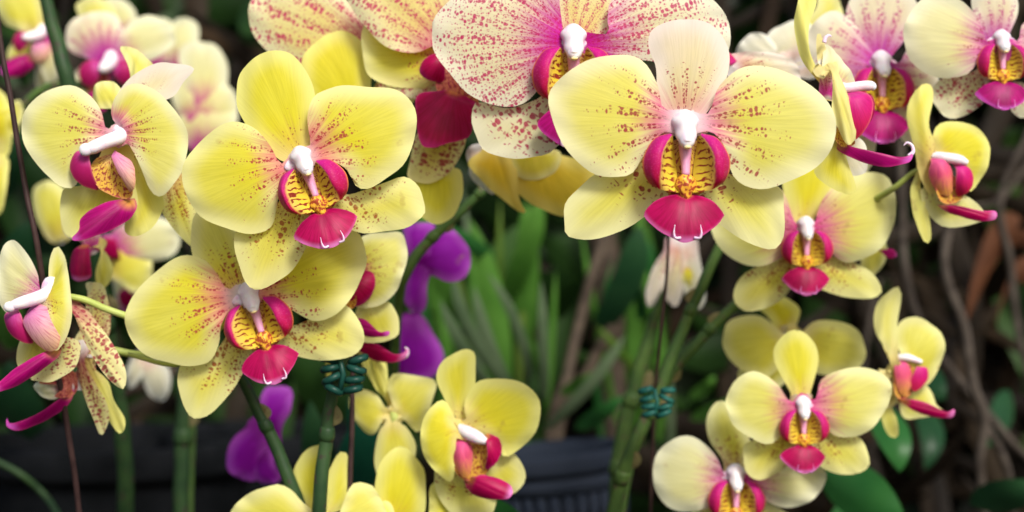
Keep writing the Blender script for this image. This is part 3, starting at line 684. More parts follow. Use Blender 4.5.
flower(.70, PX, (792,335), 'bloom facing away directly above the lower right trio, in soft pale yellow', [
 ('petal','plain',[(785,335),(760,316),(730,320),(722,338),(732,362),(765,378),(788,355)], dict(n=20,m=11)),
 ('sepal','yel2',[(772,320),(752,300),(760,288),(785,296),(802,310),(797,330)], dict(n=20,m=11)),
 ('petal','plain',[(798,335),(815,320),(850,325),(864,345),(860,368),(820,375)], dict(n=20,m=11)),
 ('sepal','sep',[(785,345),(745,365),(742,385),(770,395),(800,370)], dict(n=20,m=11)),
])
WL = (640,220,1.7526)
flower(.655, WL, (285,325), 'forward facing yellow bloom in the middle of the lower right cluster', [
 ('petal','front',[(262,318),(238,285),(200,265),(165,285),(150,320),(160,355),(190,380),(225,392),(248,372),(268,335)], dict(n=22,m=13)),
 ('petal','front',[(305,315),(320,275),(370,258),(420,265),(440,290),(430,330),(400,370),(360,382),(330,370),(308,335)], dict(n=22,m=13)),
 ('sepal','yel2',[(268,305),(240,250),(245,215),(275,192),(305,210),(318,250),(302,305)], dict(n=22,m=13)),
 ('sepal','sepb',[(265,360),(210,385),(185,400),(190,445),(215,458),(255,440),(285,395)], dict(n=22,m=13)),
 ('sepal','sepb',[(305,370),(370,376),(395,390),(408,430),(390,448),(340,445),(305,410)], dict(n=22,m=13)),
], lip=dict(col=(284,335), sc_=.58))
flower(.672, WL, (168,455), 'cream bloom with pink veined centre, cut by the bottom edge at lower right', [
 ('petal','blush',[(150,450),(130,410),(90,378),(50,390),(25,420),(22,460),(45,500),(85,512),(120,500),(150,475)], dict(n=22,m=13)),
 ('sepal','sep',[(150,430),(125,390),(120,350),(140,320),(175,340),(200,400),(182,440)], dict(n=22,m=13)),
 ('petal','blush',[(185,445),(240,425),(300,425),(328,450),(300,490),(250,505),(195,480)], dict(n=22,m=13)),
 ('sepal','sep',[(150,480),(90,520),(80,570),(120,590),(165,550)], dict(n=18,m=11)),
 ('sepal','sep',[(180,480),(250,510),(280,540),(240,590),(185,550)], dict(n=18,m=11)),
], lip=dict(col=(166,458), sc_=.66))
flower(.675, WL, (450,270), 'small side-view yellow bloom at lower right with a violet tipped pink lip, beside hanging vines', [
 ('petal','plain',[(442,240),(415,210),(407,170),(420,135),(445,118),(457,130),(447,180),(447,230),(452,280),(440,312),(425,280)], dict(n=20,m=9,f=6,base=(440,260))),
 ('petal','plain',[(455,245),(445,205),(460,175),(490,172),(525,195),(535,225),(520,265),(498,292),(480,270)], dict(n=20,m=11)),
 ('sepal','yel2',[(430,315),(428,345),(440,380),(458,382),(455,350),(445,320)], dict(n=20,m=9)),
 ('sepal','plain',[(452,325),(480,300),(510,293),(525,325),(538,338),(500,349),(465,346)], dict(n=20,m=9, base=(445,310))),
 ('throat','throat',[(442,260),(445,305),(465,312),(485,280),(470,250)], dict(base=(450,245), f=4)),
 ('side_lobe','earo',[(442,250),(448,295),(462,305),(475,275),(465,250)], dict(base=(450,240),f=8, cup=-5, bow=4)),
 ('side_lobe','ear',[(480,255),(500,258),(500,280),(478,300),(470,280)], dict(base=(485,248),f=8, cup=-5, bow=4)),
 ('lip','lip',[(458,312),(490,315),(525,332),(541,328),(537,343),(500,341),(470,330)], dict(base=(450,315), cup=-4)),
 ('column','white',[(445,240),(465,240),(490,248)], dict(r=[4,4.5,2.5], f=[4,8,10])),
])
W19 = (210,330,2.814)
flower(.640, W19, (705,280), 'vivid yellow bloom at the bottom centre turned right, beside the blue grey pot', [
 ('sepal','yel2',[(695,255),(660,200),(635,140),(650,95),(700,60),(740,62),(748,100),(745,160),(722,240)], dict(n=24,m=13,f=-6)),
 ('petal','yel2',[(722,255),(718,200),(750,145),(820,135),(890,155),(927,200),(922,270),(880,330),(830,358),(810,325),(760,290)], dict(n=24,m=13)),
 ('petal','yel2',[(700,265),(660,195),(620,220),(598,260),(600,340),(640,400),(670,425),(685,415),(692,350),(695,300)], dict(n=24,m=11,f=8)),
 ('sepal','yel',[(770,380),(810,360),(850,350),(885,395),(885,440),(850,470),(800,467),(760,455),(700,425),(690,390),(705,340)], dict(n=24,m=13)),
 ('sepal','sepb',[(690,400),(635,395),(630,450),(660,510),(700,540),(780,540),(805,490),(800,465),(740,420)], dict(n=24,m=13,f=-18)),
 ('throat','throat',[(690,330),(690,390),(720,420),(760,415),(790,380),(780,320)], dict(base=(725,300), f=6)),
 ('side_lobe','earo',[(690,305),(682,350),(700,395),(725,412),(740,370),(735,320)], dict(base=(705,295),f=12)),
 ('side_lobe','lipr',[(780,288),(812,300),(822,330),(805,368),(775,388),(782,340)], dict(base=(775,285),f=16)),
 ('lip','lip',[(735,410),(770,402),(820,415),(852,440),(840,465),(780,468),(735,455),(715,428)], dict(base=(725,410))),
 ('column','white',[(700,275),(725,285),(755,298),(778,308)], dict(r=[6,8,7.5,4], f=[4,12,18,20])),
])
flower(.672, W19, (510,240), 'dull yellow bloom facing away, just left of the vivid yellow bloom at the bottom', [
 ('petal','plain',[(520,225),(500,160),(520,120),(590,130),(635,145),(625,200),(590,290),(545,250)], dict(n=20,m=11)),
 ('petal','plain',[(500,225),(470,180),(420,165),(392,190),(400,240),(440,290),(465,292),(492,250)], dict(n=20,m=11)),
 ('sepal','yel2',[(500,215),(440,130),(415,60),(450,60),(490,90),(500,150),(518,215)], dict(n=20,m=11)),
 ('sepal','plain',[(500,250),(480,280),(465,340),(470,400),(500,430),(560,400),(580,330),(560,280),(525,250)], dict(n=20,m=11, f=8)),
 ('column','pedi',[(512,230),(520,245),(514,262)], dict(r=[3,5,3], f=[4,6,6])),
])
flower(.650, W19, (500,560), 'broad yellow petals rising from the bottom edge just left of the vivid yellow bloom', [
 ('petal','yel2',[(480,540),(463,450),(480,370),(535,328),(590,370),(607,430),(600,540),(540,580)], dict(n=20,m=11)),
 ('petal','yel2',[(600,560),(615,500),(620,440),(650,430),(690,480),(680,560)], dict(n=20,m=11,f=-6)),
 ('petal','plain',[(470,560),(430,560),(450,500),(490,475),(520,500),(520,550)], dict(n=20,m=11,f=8)),
])
flower(.640, W19, (300,560), 'pale yellow bloom rising from the bottom edge behind the two dark green stems', [
 ('petal','plain',[(250,570),(60,560),(60,512),(100,462),(170,437),(220,442),(260,480)], dict(n=20,m=11,f=4)),
 ('sepal','yel2',[(270,520),(235,460),(230,400),(260,350),(305,328),(330,360),(330,440),(320,520)], dict(n=20,m=11)),
 ('sepal','yel2',[(320,540),(325,430),(350,360),(375,350),(395,400),(385,500)], dict(n=20,m=11)),
 ('petal','plain',[(350,560),(395,440),(440,432),(475,460),(490,540)], dict(n=20,m=11,f=4)),
])
W3B = (330,200,2.847)
flower(.640, W3B, (75,200), 'half hidden bloom with freckled cream petal and dark crimson lobe, left of the purple petals', [
 ('petal','soft',[(60,130),(100,100),(150,95),(200,92),(218,130),(220,180),(200,240),(170,280),(120,305),(70,300),(50,240)], dict(f=2)),
 ('sepal','yel',[(60,290),(130,300),(165,290),(190,330),(197,370),(180,395),(100,408),(60,370)], dict(f=-8)),
 ('side_lobe','lipr',[(90,200),(125,208),(133,240),(115,280),(80,302),(40,305),(40,240)], dict(base=(60,220), f=14)),
 ('throat','throat',[(30,300),(60,310),(80,295),(75,260),(40,250)], dict(base=(50,240), f=18)),
 ('lip','lipv',[(60,335),(75,333),(110,342),(145,372),(172,370),(165,385),(110,387),(70,375)], dict(base=(50,350), f=14, cup=-5)),
])
flower(.665, W3B, (60,400), 'bright pink lip with curled pale tip above the dark green clip', [
 ('lip','lip',[(85,400),(105,402),(145,412),(185,436),(212,432),(222,420),(223,438),(205,455),(150,460),(100,440)], dict(base=(60,400), f=6, cup=-5)),
 ('petal','yel2',[(90,440),(85,420),(110,430),(140,460),(160,500),(155,560),(120,520)], dict(base=(70,400), f=-6)),
 ('sepal','yel2',[(20,430),(-5,440),(-15,480),(-8,510),(5,500),(25,450)], dict(base=(30,410), f=0)),
 ('cirrus','cirrus',[(208,448),(220,440),(222,425),(214,418)], dict(r=[2.2,1.8,1.4,.5], f=8)),
])
# out of focus blooms further back
flower(.78, PX, (108,66), 'blurred blush pink bloom with violet lip, right of the thick dark stem', [
 ('petal','mauve',[(98,62),(72,52),(67,32),(80,16),(102,11),(119,18),(125,38),(116,58)], dict(n=20,m=11,back=3,f=3)),
 ('petal','blush',[(118,58),(126,28),(145,16),(165,21),(176,36),(170,50),(152,61),(128,66)], dict(n=20,m=11,back=3,f=3)),
 ('sepal','plain',[(98,50),(78,20),(72,2),(88,-6),(108,2),(120,30),(116,52)], dict(n=18,m=9,back=3)),
 ('sepal','blush',[(100,72),(76,66),(66,84),(74,104),(94,108),(108,90)], dict(n=18,m=9,back=3)),
 ('sepal','blush',[(114,74),(130,90),(150,96),(156,80),(140,66)], dict(n=18,m=9,back=3)),
 ('throat','throatb',[(96,74),(90,86),(96,98),(108,94),(112,78)], dict(base=(104,70), f=8, n=12, m=9)),
 ('side_lobe','earv',[(104,62),(92,62),(83,72),(86,85),(96,88),(104,78)], dict(base=(106,66), f=16, n=12, m=9, cup=-5, bow=5)),
 ('side_lobe','earv',[(118,64),(130,62),(137,74),(130,86),(120,80)], dict(base=(115,68), f=14, n=12, m=9, cup=-5, bow=5)),
 ('lip','lipv',[(100,92),(88,98),(84,110),(96,116),(110,110),(110,96)], dict(base=(104,88), n=12, m=9)),
 ('column','white',[(112,56),(113,63),(109,70),(105,73)], dict(r=[8,9,7,3], f=[4,12,20,23])),
])
flower(.80, PX, (40,40), 'blurred cream bloom in the top left corner, left of the thick dark stem', [
 ('petal','plain',[(30,34),(6,24),(-6,0),(12,-16),(38,-10),(47,18)], dict(n=20,m=11,back=3)),
 ('petal','blush',[(42,42),(48,18),(58,26),(63,52),(60,78),(50,88),(43,70)], dict(n=20,m=11,back=3,f=3)),
 ('sepal','plain',[(34,44),(14,36),(4,48),(6,66),(22,66)], dict(n=18,m=9,back=3)),
 ('sepal','blush',[(38,52),(30,76),(38,92),(52,90),(50,62)], dict(n=18,m=9,back=3)),
 ('side_lobe','earv',[(32,34),(22,34),(17,44),(22,54),(31,48)], dict(base=(35,38), f=14, n=12, m=9, cup=-4, bow=4)),
 ('side_lobe','earp',[(44,42),(52,48),(50,60),(40,64),(36,52)], dict(base=(41,42), f=16, n=12, m=9, cup=-4, bow=4)),
 ('lip','lipv',[(34,56),(20,58),(8,66),(10,78),(24,78),(36,68)], dict(base=(37,58), n=12, m=9)),
 ('column','white',[(44,28),(42,35),(34,39),(28,40)], dict(r=[6,7,5.5,3], f=[2,8,16,20])),
])
def petals_only(D, label, lst, group='yellow moth orchid blooms', name='orchid_flower', cat='orchid flower'):
    cx = sum(p[2][0][0] for p in lst)/len(lst); cy = sum(p[2][0][1] for p in lst)/len(lst)
    return flower(D, PX, (cx, cy), label, [(kd, mt, pts[1:], dict(base=pts[0], n=16, m=11)) for kd, mt, pts in lst], group=group, name=name, cat=cat)
petals_only(.84, 'blurred pale bloom facing away, farthest right of the upper left background cluster', [
 ('petal','blush',[(205,120),(188,95),(178,55),(188,42),(212,44),(226,60),(228,85),(220,112)]),
 ('petal','blush',[(200,125),(176,112),(172,84),(188,72),(214,78),(234,90),(238,110),(225,122)]),
 ('petal','blush',[(205,150),(180,140),(176,110),(196,96),(228,98),(238,120),(225,145)]),
])
petals_only(.87, 'blurred narrow pale bloom at the top behind the blush pink one', [
 ('petal','blush',[(182,75),(168,45),(172,22),(185,17),(197,24),(198,45),(190,70)]),
 ('petal','blush',[(122,40),(100,18),(106,-2),(124,0),(136,14),(136,34)]),
 ('petal','blush',[(150,60),(135,40),(140,22),(165,18),(182,38),(175,58)]),
])
petals_only(.80, 'blurred pale bloom showing between the pale left bloom and the spotted side-view bloom', [
 ('petal','plain',[(60,235),(36,215),(32,190),(48,180),(66,190),(74,215)]),
 ('petal','blush',[(112,250),(118,228),(150,215),(178,228),(176,252),(150,262)]),
 ('petal','plain',[(116,270),(112,245),(135,240),(152,258),(150,285),(135,292)]),
 ('lip','lip',[(112,262),(102,250),(108,235),(120,240),(122,262)]),
])
petals_only(.82, 'small blurred bloom with red centre between the lime stalks at left', [
 ('petal','blush',[(135,310),(114,290),(112,270),(124,268),(138,285),(142,305)]),
 ('lip','lipr',[(128,310),(122,295),(130,288),(140,298),(141,318),(133,322)]),
])
petals_only(.84, 'small cream bloom hanging down over the black pot rim at lower left', [
 ('petal','white',[(145,360),(128,366),(126,382),(132,388),(142,378),(150,366)]),
 ('petal','white',[(150,362),(143,380),(152,398),(164,400),(171,386),(169,368),(160,360)]),
])
petals_only(.75, 'yellow bloom cut off by the left edge above the spotted side-view one', [
 ('petal','yel2',[(-8,135),(-8,90),(6,95),(14,120),(10,150),(0,165)]),
 ('petal','yel2',[(-10,170),(-6,150),(8,158),(9,185),(2,212),(-10,215)]),
 ('petal','plain',[(0,120),(10,105),(20,100),(24,118),(16,135)]),
])
petals_only(.76, 'wilting cream bloom drooping on its stalk beneath the largest bloom, beside the dark stake', [
 ('petal','cream',[(678,244),(664,250),(652,270),(645,295),(649,308),(656,302),(664,280),(674,262)]),
 ('petal','cream',[(680,243),(667,258),(661,280),(666,300),(677,306),(684,285),(688,262)]),
 ('petal','white',[(684,243),(680,270),(686,298),(697,309),(706,300),(703,275),(698,252)]),
 ('petal','yel',[(683,262),(680,278),(688,292),(697,288),(697,272),(690,262)]),
], cat='wilted flower')
# purple orchids
petals_only(.74, 'purple orchid bloom with rounded petals behind the green stem, centre left', [
 ('petal','purp',[(423,263),(428,240),(440,226),(456,232),(470,250),(470,268),(462,279),(448,282),(434,276)]),
 ('petal','purp',[(423,263),(404,236),(404,226),(425,222),(436,228),(430,250)]),
 ('petal','purp',[(423,263),(405,276),(402,295),(410,310),(421,313),(427,303),(428,282)]),
], 'purple orchid blooms', cat='purple orchid')
petals_only(.80, 'dark purple orchid bloom directly above the dull yellow bloom, mostly one broad petal', [
 ('petal','purp',[(412,320),(397,322),(392,345),(395,375),(415,384),(435,375),(444,355),(432,330)]),
 ('petal','purp',[(412,345),(395,350),(390,368),(400,380),(412,372)]),
], 'purple orchid blooms', cat='purple orchid')
petals_only(.74, 'purple orchid bloom hanging below the large yellow blooms, left of the dark green stem', [
 ('petal','purp',[(262,425),(246,427),(232,440),(226,462),(234,476),(254,482),(266,470),(268,445)]),
 ('petal','purp',[(268,430),(264,390),(278,386),(292,390),(292,410),(283,425),(281,448)]),
 ('petal','purp',[(262,455),(275,462),(282,476),(274,484),(258,480)]),
 ('petal','purp',[(262,440),(250,434),(242,448),(246,462),(258,460)]),
], 'purple orchid blooms', cat='purple orchid')

# ================================================================== STEMS AND STAKES
def leaf_geo(base, tip, width, bend=(0, 0, .05), n=12, fold=.25, kind='strap'):
    base, tip = np.array(base, float), np.array(tip, float); ax = tip-base; L = np.linalg.norm(ax)
    side = np.cross(ax, (0, 1, .15)); side /= (np.linalg.norm(side)+1e-9); nor = np.cross(side, ax); nor /= np.linalg.norm(nor)
    V = []; F = []
    for i in range(n+1):
        t = i/n
        w = width*(min(1, (t*4)**.5*.6+.4)*(1-max(0, (t-.55)/.45)**2.2)) if kind == 'strap' else width*(math.sin(math.pi*min(1, t**.7))**.8)
        c = base+ax*t+np.array(bend)*4*t*(1-t)
        for q in (-1, -.5, 0, .5, 1):
            V.append(c+side*w*q*.5+nor*w*fold*abs(q)*.5)
    for i in range(n):
        for j in range(4): F.append((i*5+j, i*5+j+1, (i+1)*5+j+1, (i+1)*5+j))
    return V, F
def stem(name, pts, mat, label, cat, group=None, nodes=(), nodemat=None):
    """pts: (px, py, D, radius in px of the picture)"""
    W = [np.array(at(x, y, D)) for x, y, D, r in pts]; base = W[-1]
    rad = [r*D/FPX for x, y, D, r in pts]
    root = tag(empty(name, tuple(base)), label, cat, group)
    p, r = smooth_path([w-base for w in W], rad, 10)
    p = p + np.c_[np.sin(np.arange(len(p))*.7), np.zeros(len(p)), np.zeros(len(p))]*r[:, None]*.06
    V, F = tube_geo(p, r, 12)
    mesh_obj('stalk', V, F, M[mat], root)
    for t in nodes:
        i = int(t*(len(p)-2)); d = p[i+1]-p[i]; d /= np.linalg.norm(d)
        V, F = tube_geo([p[i]-d*r[i]*1.0, p[i]-d*r[i]*.5, p[i]+d*r[i]*.3, p[i]+d*r[i]*1.2], [r[i]*1.01, r[i]*1.14, r[i]*1.20, r[i]*1.01], 12)
        mesh_obj('node', V, F, M[nodemat or mat], root)
        sg = 1 if random.random() < .5 else -1; c0 = p[i]+np.array([sg*r[i]*1.0, -r[i]*.5, 0])
        V, F = leaf_geo(c0-d*r[i]*1.2, c0-d*r[i]*4.2*(1 if d[2] < 0 else -1), r[i]*1.7, (sg*r[i]*.25, -r[i]*.2, 0), n=8, fold=.5, kind='leaf')
        mesh_obj('bract', V, F, M['bract'], root)
    return root
SP = 'flower spikes'
stem('flower_spike',[(225,340,.645,4.5),(245,385,.645,5.5),(275,445,.645,6.5),(303,520,.645,7),(330,640,.66,7)],'stemd','dark green flower spike slanting down right from the lower yellow bloom','flower stem',SP,(.45,))
stem('flower_spike',[(345,350,.63,5),(333,390,.63,6),(326,440,.63,7),(318,520,.63,7.5),(312,640,.65,7.5)],'stemd','upright dark green flower spike beneath the dark green clip','flower stem',SP,(.5,))
stem('plant_stake',[(353,340,.645,2.2),(352,420,.645,2.6),(349,520,.645,2.8),(347,640,.65,2.8)],'stake','thin brown stake tied beside the spike under the dark green clip','stake','thin support stakes')
stem('flower_spike',[(520,140,.70,4),(490,182,.70,4.5),(455,217,.70,5),(425,245,.70,5.5),(405,275,.70,5.5),(398,310,.71,5),(392,420,.74,5),(388,640,.76,5)],'stem','grey green flower spike curving from the apricot bloom down past the purple petals','flower stem',SP,(.2,.4))
stem('flower_spike',[(740,190,.70,4.5),(722,240,.70,5),(700,290,.70,5.5),(678,340,.70,6),(655,400,.70,6.5),(628,460,.70,7),(612,520,.71,7),(600,640,.73,7)],'stem','mid green flower spike slanting down from behind the largest bloom to the teal clip','flower stem',SP,(.35,.62,.78))
stem('flower_spike',[(770,275,.72,4),(735,305,.72,5),(700,340,.72,5.5),(668,378,.72,5.5),(640,430,.72,6),(622,500,.72,6),(612,640,.74,6)],'stem','green flower spike branching right towards the pale bloom under the largest','flower stem',SP,(.3,.55))
stem('flower_spike',[(664,290,.78,5),(650,335,.78,6.5),(634,390,.78,7.5),(622,440,.78,8),(615,520,.78,8),(612,640,.79,8)],'stem','thick pale green spike behind the clip, running up to the wilting cream bloom','flower stem',SP,(.45,.7))
stem('plant_stake',[(669,215,.67,1.4),(667,270,.68,1.6),(660,340,.69,1.7),(655,400,.70,1.7),(650,520,.71,1.8),(646,640,.72,1.8)],'stake','thin dark stake rising straight to the lip of the largest bloom','stake','thin support stakes')
stem('flower_spike',[(38,-60,.70,6),(46,0,.70,6.5),(58,45,.70,7.5),(68,85,.70,8),(80,150,.71,8),(95,260,.73,8),(115,380,.76,8),(124,450,.77,8.5),(126,520,.78,8.5),(127,640,.8,8.5)],'stemd','thick dark green spike crossing the top left corner and reappearing over the black pot','flower stem',SP,(.62,))
stem('plant_stake',[(-6,-60,.61,2.2),(-1,30,.61,2.6),(10,95,.61,2.8),(24,180,.61,2.9),(38,250,.61,3),(52,340,.62,3),(68,430,.63,3),(80,520,.64,3),(90,640,.65,3)],'stake','long thin dark brown stake running down the left edge','stake','thin support stakes')
stem('flower_spike',[(184,330,.80,6),(184,400,.80,7.5),(182,470,.80,8),(181,520,.80,8),(181,640,.80,8)],'stemd','upright dark green spike over the black pot, under the large yellow petal','flower stem',SP,(.4,))
stem('flower_spike',[(194,340,.815,3),(192,420,.815,4),(189,520,.815,4),(188,640,.82,4)],'stem','slim lighter green shoot just right of the upright dark spike over the black pot','flower stem',SP)
stem('fallen_stalk',[(95,408,.87,3),(130,392,.87,5),(165,376,.87,5.5),(200,362,.87,5),(260,345,.87,4)],'dry','dry tan stalk lying across the black pot rim','dry stalk')
stem('leaf_stalk',[(-10,458,.84,2.6),(20,474,.84,3),(50,502,.84,3),(80,560,.80,4.5)],'stemd','dark green stalk crossing the bottom left corner','plant stalk')
stem('leaf_stalk',[(200,372,.83,4),(230,362,.83,5),(262,350,.83,5),(300,338,.83,4)],'leafB','pale grey green stalk lying behind the lower yellow bloom','plant stalk')
stem('leaf_stalk',[(0,135,.78,3),(40,90,.78,4),(80,85,.78,4),(100,95,.78,4)],'stem','short green stalk under the blurred corner bloom','plant stalk')

# clips
def clip(px, py, D, r, mat, label):
    rc = random.Random(int(px))
    root = tag(empty('orchid_clip', at(px, py, D)), label, 'plant clip', 'plastic orchid clips')
    s = D/FPX
    for sx in (-1, 1):
        for kx in range(4):
            z = (kx-1.5)*r*.50+rc.uniform(-.06,.06)*r; tl = rc.uniform(-.6,.6)
            pts = []
            for i in range(15):
                a = 2*math.pi*i/14*.86+.4
                pts.append(((sx*z*.18+sx*r*.60+math.cos(a)*r*.38)*s, (-math.sin(a)*r*.42)*s, (z+tl*math.cos(a)*r*.4)*s))
            V, F = tube_geo(pts, [r*.19*s]*15, 8); mesh_obj('loop', V, F, M[mat], root)
    V, F = tube_geo([(-r*.2*s, -.3*r*s, -r*.9*s), (0, -.35*r*s, 0), (-r*.2*s, -.3*r*s, r*.9*s)], [r*.14*s]*3, 8)
    mesh_obj('hinge', V, F, M[mat], root)
clip(657, 402, .675, 15, 'clip', 'teal plastic clip holding the green spikes right of the blue grey pot')
clip(344, 374, .618, 20, 'clipd', 'dark green plastic clip under the lower yellow blooms at left')

# ================================================================== POTS
def pot(px, D, rimpy, R, mat, label, name='plant_pot', slots=0, H=None):
    rh = .011 if slots else .018
    x, y, z = at(px, rimpy, D); H = H or z
    root = tag(empty(name, (x, y, z-H)), label, 'plant pot', None)
    prof = [(R*.70, 0), (R*.72, .004), (R*.95, H-rh-.002), (R*.955, H-rh), (R*1.03, H-rh), (R*1.05, H-rh+.003), (R*1.05, H-.002), (R*1.03, H), (R*.97, H), (R*.95, H-.004), (R*.92, H-.03)]
    if slots:   # slotted wall: thick ribs with open gaps between two hoops
        seg = 96
        def ring(prof, nm):
            V = []; F = []
            for r, zz in prof:
                for j in range(seg):
                    a = 2*math.pi*j/seg; V.append((r*math.cos(a), r*math.sin(a), zz))
            for i in range(len(prof)-1):
                for j in range(seg): F.append((i*seg+j, i*seg+(j+1) % seg, (i+1)*seg+(j+1) % seg, (i+1)*seg+j))
            return mesh_obj(nm, V, F, M[mat], root)
        ring(prof[2:], 'rim'); 
        zt, zb = H-.020, H*.30
        rt, rb = R*.95, R*.72+(R*.23)*(zb/H)
        V = []; F = []
        for row in range(3):
            za, zc = H-.021-row*.034, H-.021-row*.034-.026
            def rr(zz): return R*.72+R*.23*zz/H
            # solid hoop between slot rows
            for (z1, z2) in ((za+.009, za), ):
                b = len(V)
                for zz in (z1, z2):
                    for j in range(seg):
                        a = 2*math.pi*j/seg; V.append((rr(zz)*math.cos(a), rr(zz)*math.sin(a), zz))
                for j in range(seg): F.append((b+j, b+(j+1) % seg, b+seg+(j+1) % seg, b+seg+j))
            for q in range(slots):
                a0 = 2*math.pi*q/slots; a1 = a0+2*math.pi/slots*.62; b = len(V)
                for zz in (za, zc):
                    for e in range(4):
                        a = a0+(a1-a0)*e/3; V.append((rr(zz)*math.cos(a), rr(zz)*math.sin(a), zz))
                for e in range(3): F.append((b+e, b+e+1, b+4+e+1, b+4+e))
        b = len(V); z1 = H-.021-2*.034-.026
        for zz in (z1, 0.):
            for j in range(seg):
                a = 2*math.pi*j/seg; V.append((rr(zz)*math.cos(a), rr(zz)*math.sin(a), zz))
        for j in range(seg): F.append((b+j, b+(j+1) % seg, b+seg+(j+1) % seg, b+seg+j))
        o = mesh_obj('wall', V, F, M[mat], root)
        md = o.modifiers.new('thick', 'SOLIDIFY'); md.thickness = .0025
    else:
        seg = 64; V = []; F = []
        for r, zz in prof:
            for j in range(seg):
                a = 2*math.pi*j/seg; V.append((r*math.cos(a), r*math.sin(a), zz))
        for i in range(len(prof)-1):
            for j in range(seg): F.append((i*seg+j, i*seg+(j+1) % seg, (i+1)*seg+(j+1) % seg, (i+1)*seg+j))
        mesh_obj('wall', V, F, M[mat], root)
    V = [(0, 0, H-.022)]; F = []
    for i in range(1, 9):
        for j in range(32):
            a = 2*math.pi*j/32; r = R*.925*i/8; V.append((r*math.cos(a), r*math.sin(a), H-.024+random.uniform(-.003, .003)))
    for j in range(32): F.append((0, 1+j, 1+(j+1) % 32))
    for i in range(7):
        for j in range(32): F.append((1+i*32+j, 1+(i+1)*32+j, 1+(i+1)*32+(j+1) % 32, 1+i*32+(j+1) % 32))
    mesh_obj('bark_mix', V, F, M['bark'], root, smooth=False)
    return root
pot(118, 1.0, 436, .078, 'pot', 'round black plastic pot in the shadow at lower left')
pot(262, 1.06, 428, .060, 'pot', 'second black plastic pot, right of the round one and behind the purple bloom')
pot(580, .92, 447, .040, 'potb', 'blue grey slotted plastic pot behind the vivid yellow bloom', slots=34).rotation_euler = (0, -.10, 0)

# ================================================================== LEAVES BEHIND
def plant(name, base, leaves, label, cat='foliage plant', group=None):
    """leaves: (mat, px0,py0, px1,py1, D, width px, bend px, kind)"""
    b = np.array(base); root = tag(empty(name, base), label, cat, group)
    for (mt, x0, y0, x1, y1, D, w, bd, kd) in leaves:
        s = D/FPX
        A = np.array(at(x0, y0, D))-b; B = np.array(at(x1, y1, D-.03))-b
        V, F = leaf_geo(A, B, w*s, (bd*s, -.01, abs(bd)*s*.3), kind=kd)
        mesh_obj('leaf', V, F, M[mt], root)
    return root
plant('strap_leaf_plant', at(480,520,1.0), [
 ('leafA',500,420,470,218,.98,26,10,'strap'),('leafA',470,330,420,195,1.0,24,-10,'strap'),('leafA',505,300,540,195,1.0,22,6,'strap'),
 ('leafA',520,360,525,200,1.02,24,4,'strap'),('leafD',495,260,440,225,.96,16,0,'strap'),('leafA',560,520,470,240,1.02,16,-20,'strap')],
 'green strap leaved plant behind the purple bloom, its leaves fanning up in the middle')
plant('strap_leaf_plant', at(500,560,.95), [
 ('leafB',505,385,452,270,.93,12,-10,'strap'),('leafB',515,400,474,285,.94,13,-6,'strap'),('leafB',492,390,440,300,.92,12,-4,'strap'),
 ('leafB',530,380,487,272,.95,10,8,'strap'),('leafB',545,400,541,280,.95,10,0,'strap')],
 'pale grey green narrow leaves just above the vivid yellow bloom')
plant('strap_leaf_plant', at(640,560,1.05), [
 ('leafB',548,428,625,335,.95,12,6,'strap'),('leafA',545,430,556,270,1.0,7,0,'strap'),('leafC',600,330,640,225,1.0,30,8,'strap'),
 ('leafD',640,320,650,240,1.02,16,0,'strap'),('leafA',690,420,745,395,.95,16,0,'leaf'),('leafA',690,400,715,375,.97,14,0,'leaf'),
 ('leafA',560,395,600,370,.97,14,0,'leaf'),('leafD',575,430,625,395,.96,18,0,'leaf')],
 'mixed green shoots and small leaves above the blue grey pot')
plant('broad_leaf_plant', at(880,560,.85), [
 ('leafD',872,400,900,472,.84,34,4,'leaf'),('leafD',820,470,905,520,.80,52,0,'leaf'),('leafC',970,505,1040,482,.84,38,0,'leaf'),
 ('leafC',905,360,945,400,.92,30,0,'leaf'),('leafD',880,490,820,530,.84,40,0,'leaf'),('leafC',920,400,925,470,.95,26,6,'leaf'),('leafC',1010,390,980,450,.98,28,0,'leaf')],
 'broad green leaves in the bottom right corner below the small side-view bloom')
plant('broad_leaf_plant', at(360,540,.84), [
 ('leafT',358,500,365,410,.82,46,0,'leaf'),('leafC',330,500,310,400,.84,34,0,'leaf'),('leafT',385,470,350,395,.84,34,0,'leaf'),
 ('leafD',520,540,478,492,.72,38,0,'leaf'),('leafC',285,395,262,440,.9,26,0,'leaf')],
 'dark blue green leaves behind the clip and the two dark stems')
plant('broad_leaf_plant', at(20,540,.95), [
 ('leafC',10,300,30,220,.9,40,0,'leaf'),('leafC',100,300,110,220,.92,30,0,'leaf'),('leafC',30,440,10,360,.92,50,0,'leaf'),('leafA',8,350,20,290,.88,30,0,'leaf'),
 ('leafC',170,330,175,270,.92,20,0,'leaf'),('leafC',0,200,20,120,.92,36,0,'leaf')],
 'dark green leaves in shade along the left edge')
rb = random.Random(21); bl = []
for q in range(28):
    x = rb.uniform(405, 650); D_ = rb.uniform(.98, 1.16); top = rb.uniform(175, 330)
    bl.append((rb.choice(('leafA','leafA','leafD','leafB','leafY')), x+rb.uniform(-20, 50), rb.uniform(380, 470), x, top, D_, rb.uniform(5, 12), rb.uniform(-14, 14), 'strap'))
plant('grass_clump', at(530,560,1.1), bl, 'clump of thin yellow green blades above the blue grey pot')
def dstalk(pts, label, mat='dry', name='dry_stalk', cat='dry stalk', group='dry brown stalks'):
    return stem(name, pts, mat, label, cat, group)
dstalk([(625,180,1.02,4),(600,250,1.0,5),(580,320,.99,5.5),(566,380,.98,6),(552,425,.98,6),(548,520,.98,6)],'tan dry stalk leaning left of the blue grey pot rim')
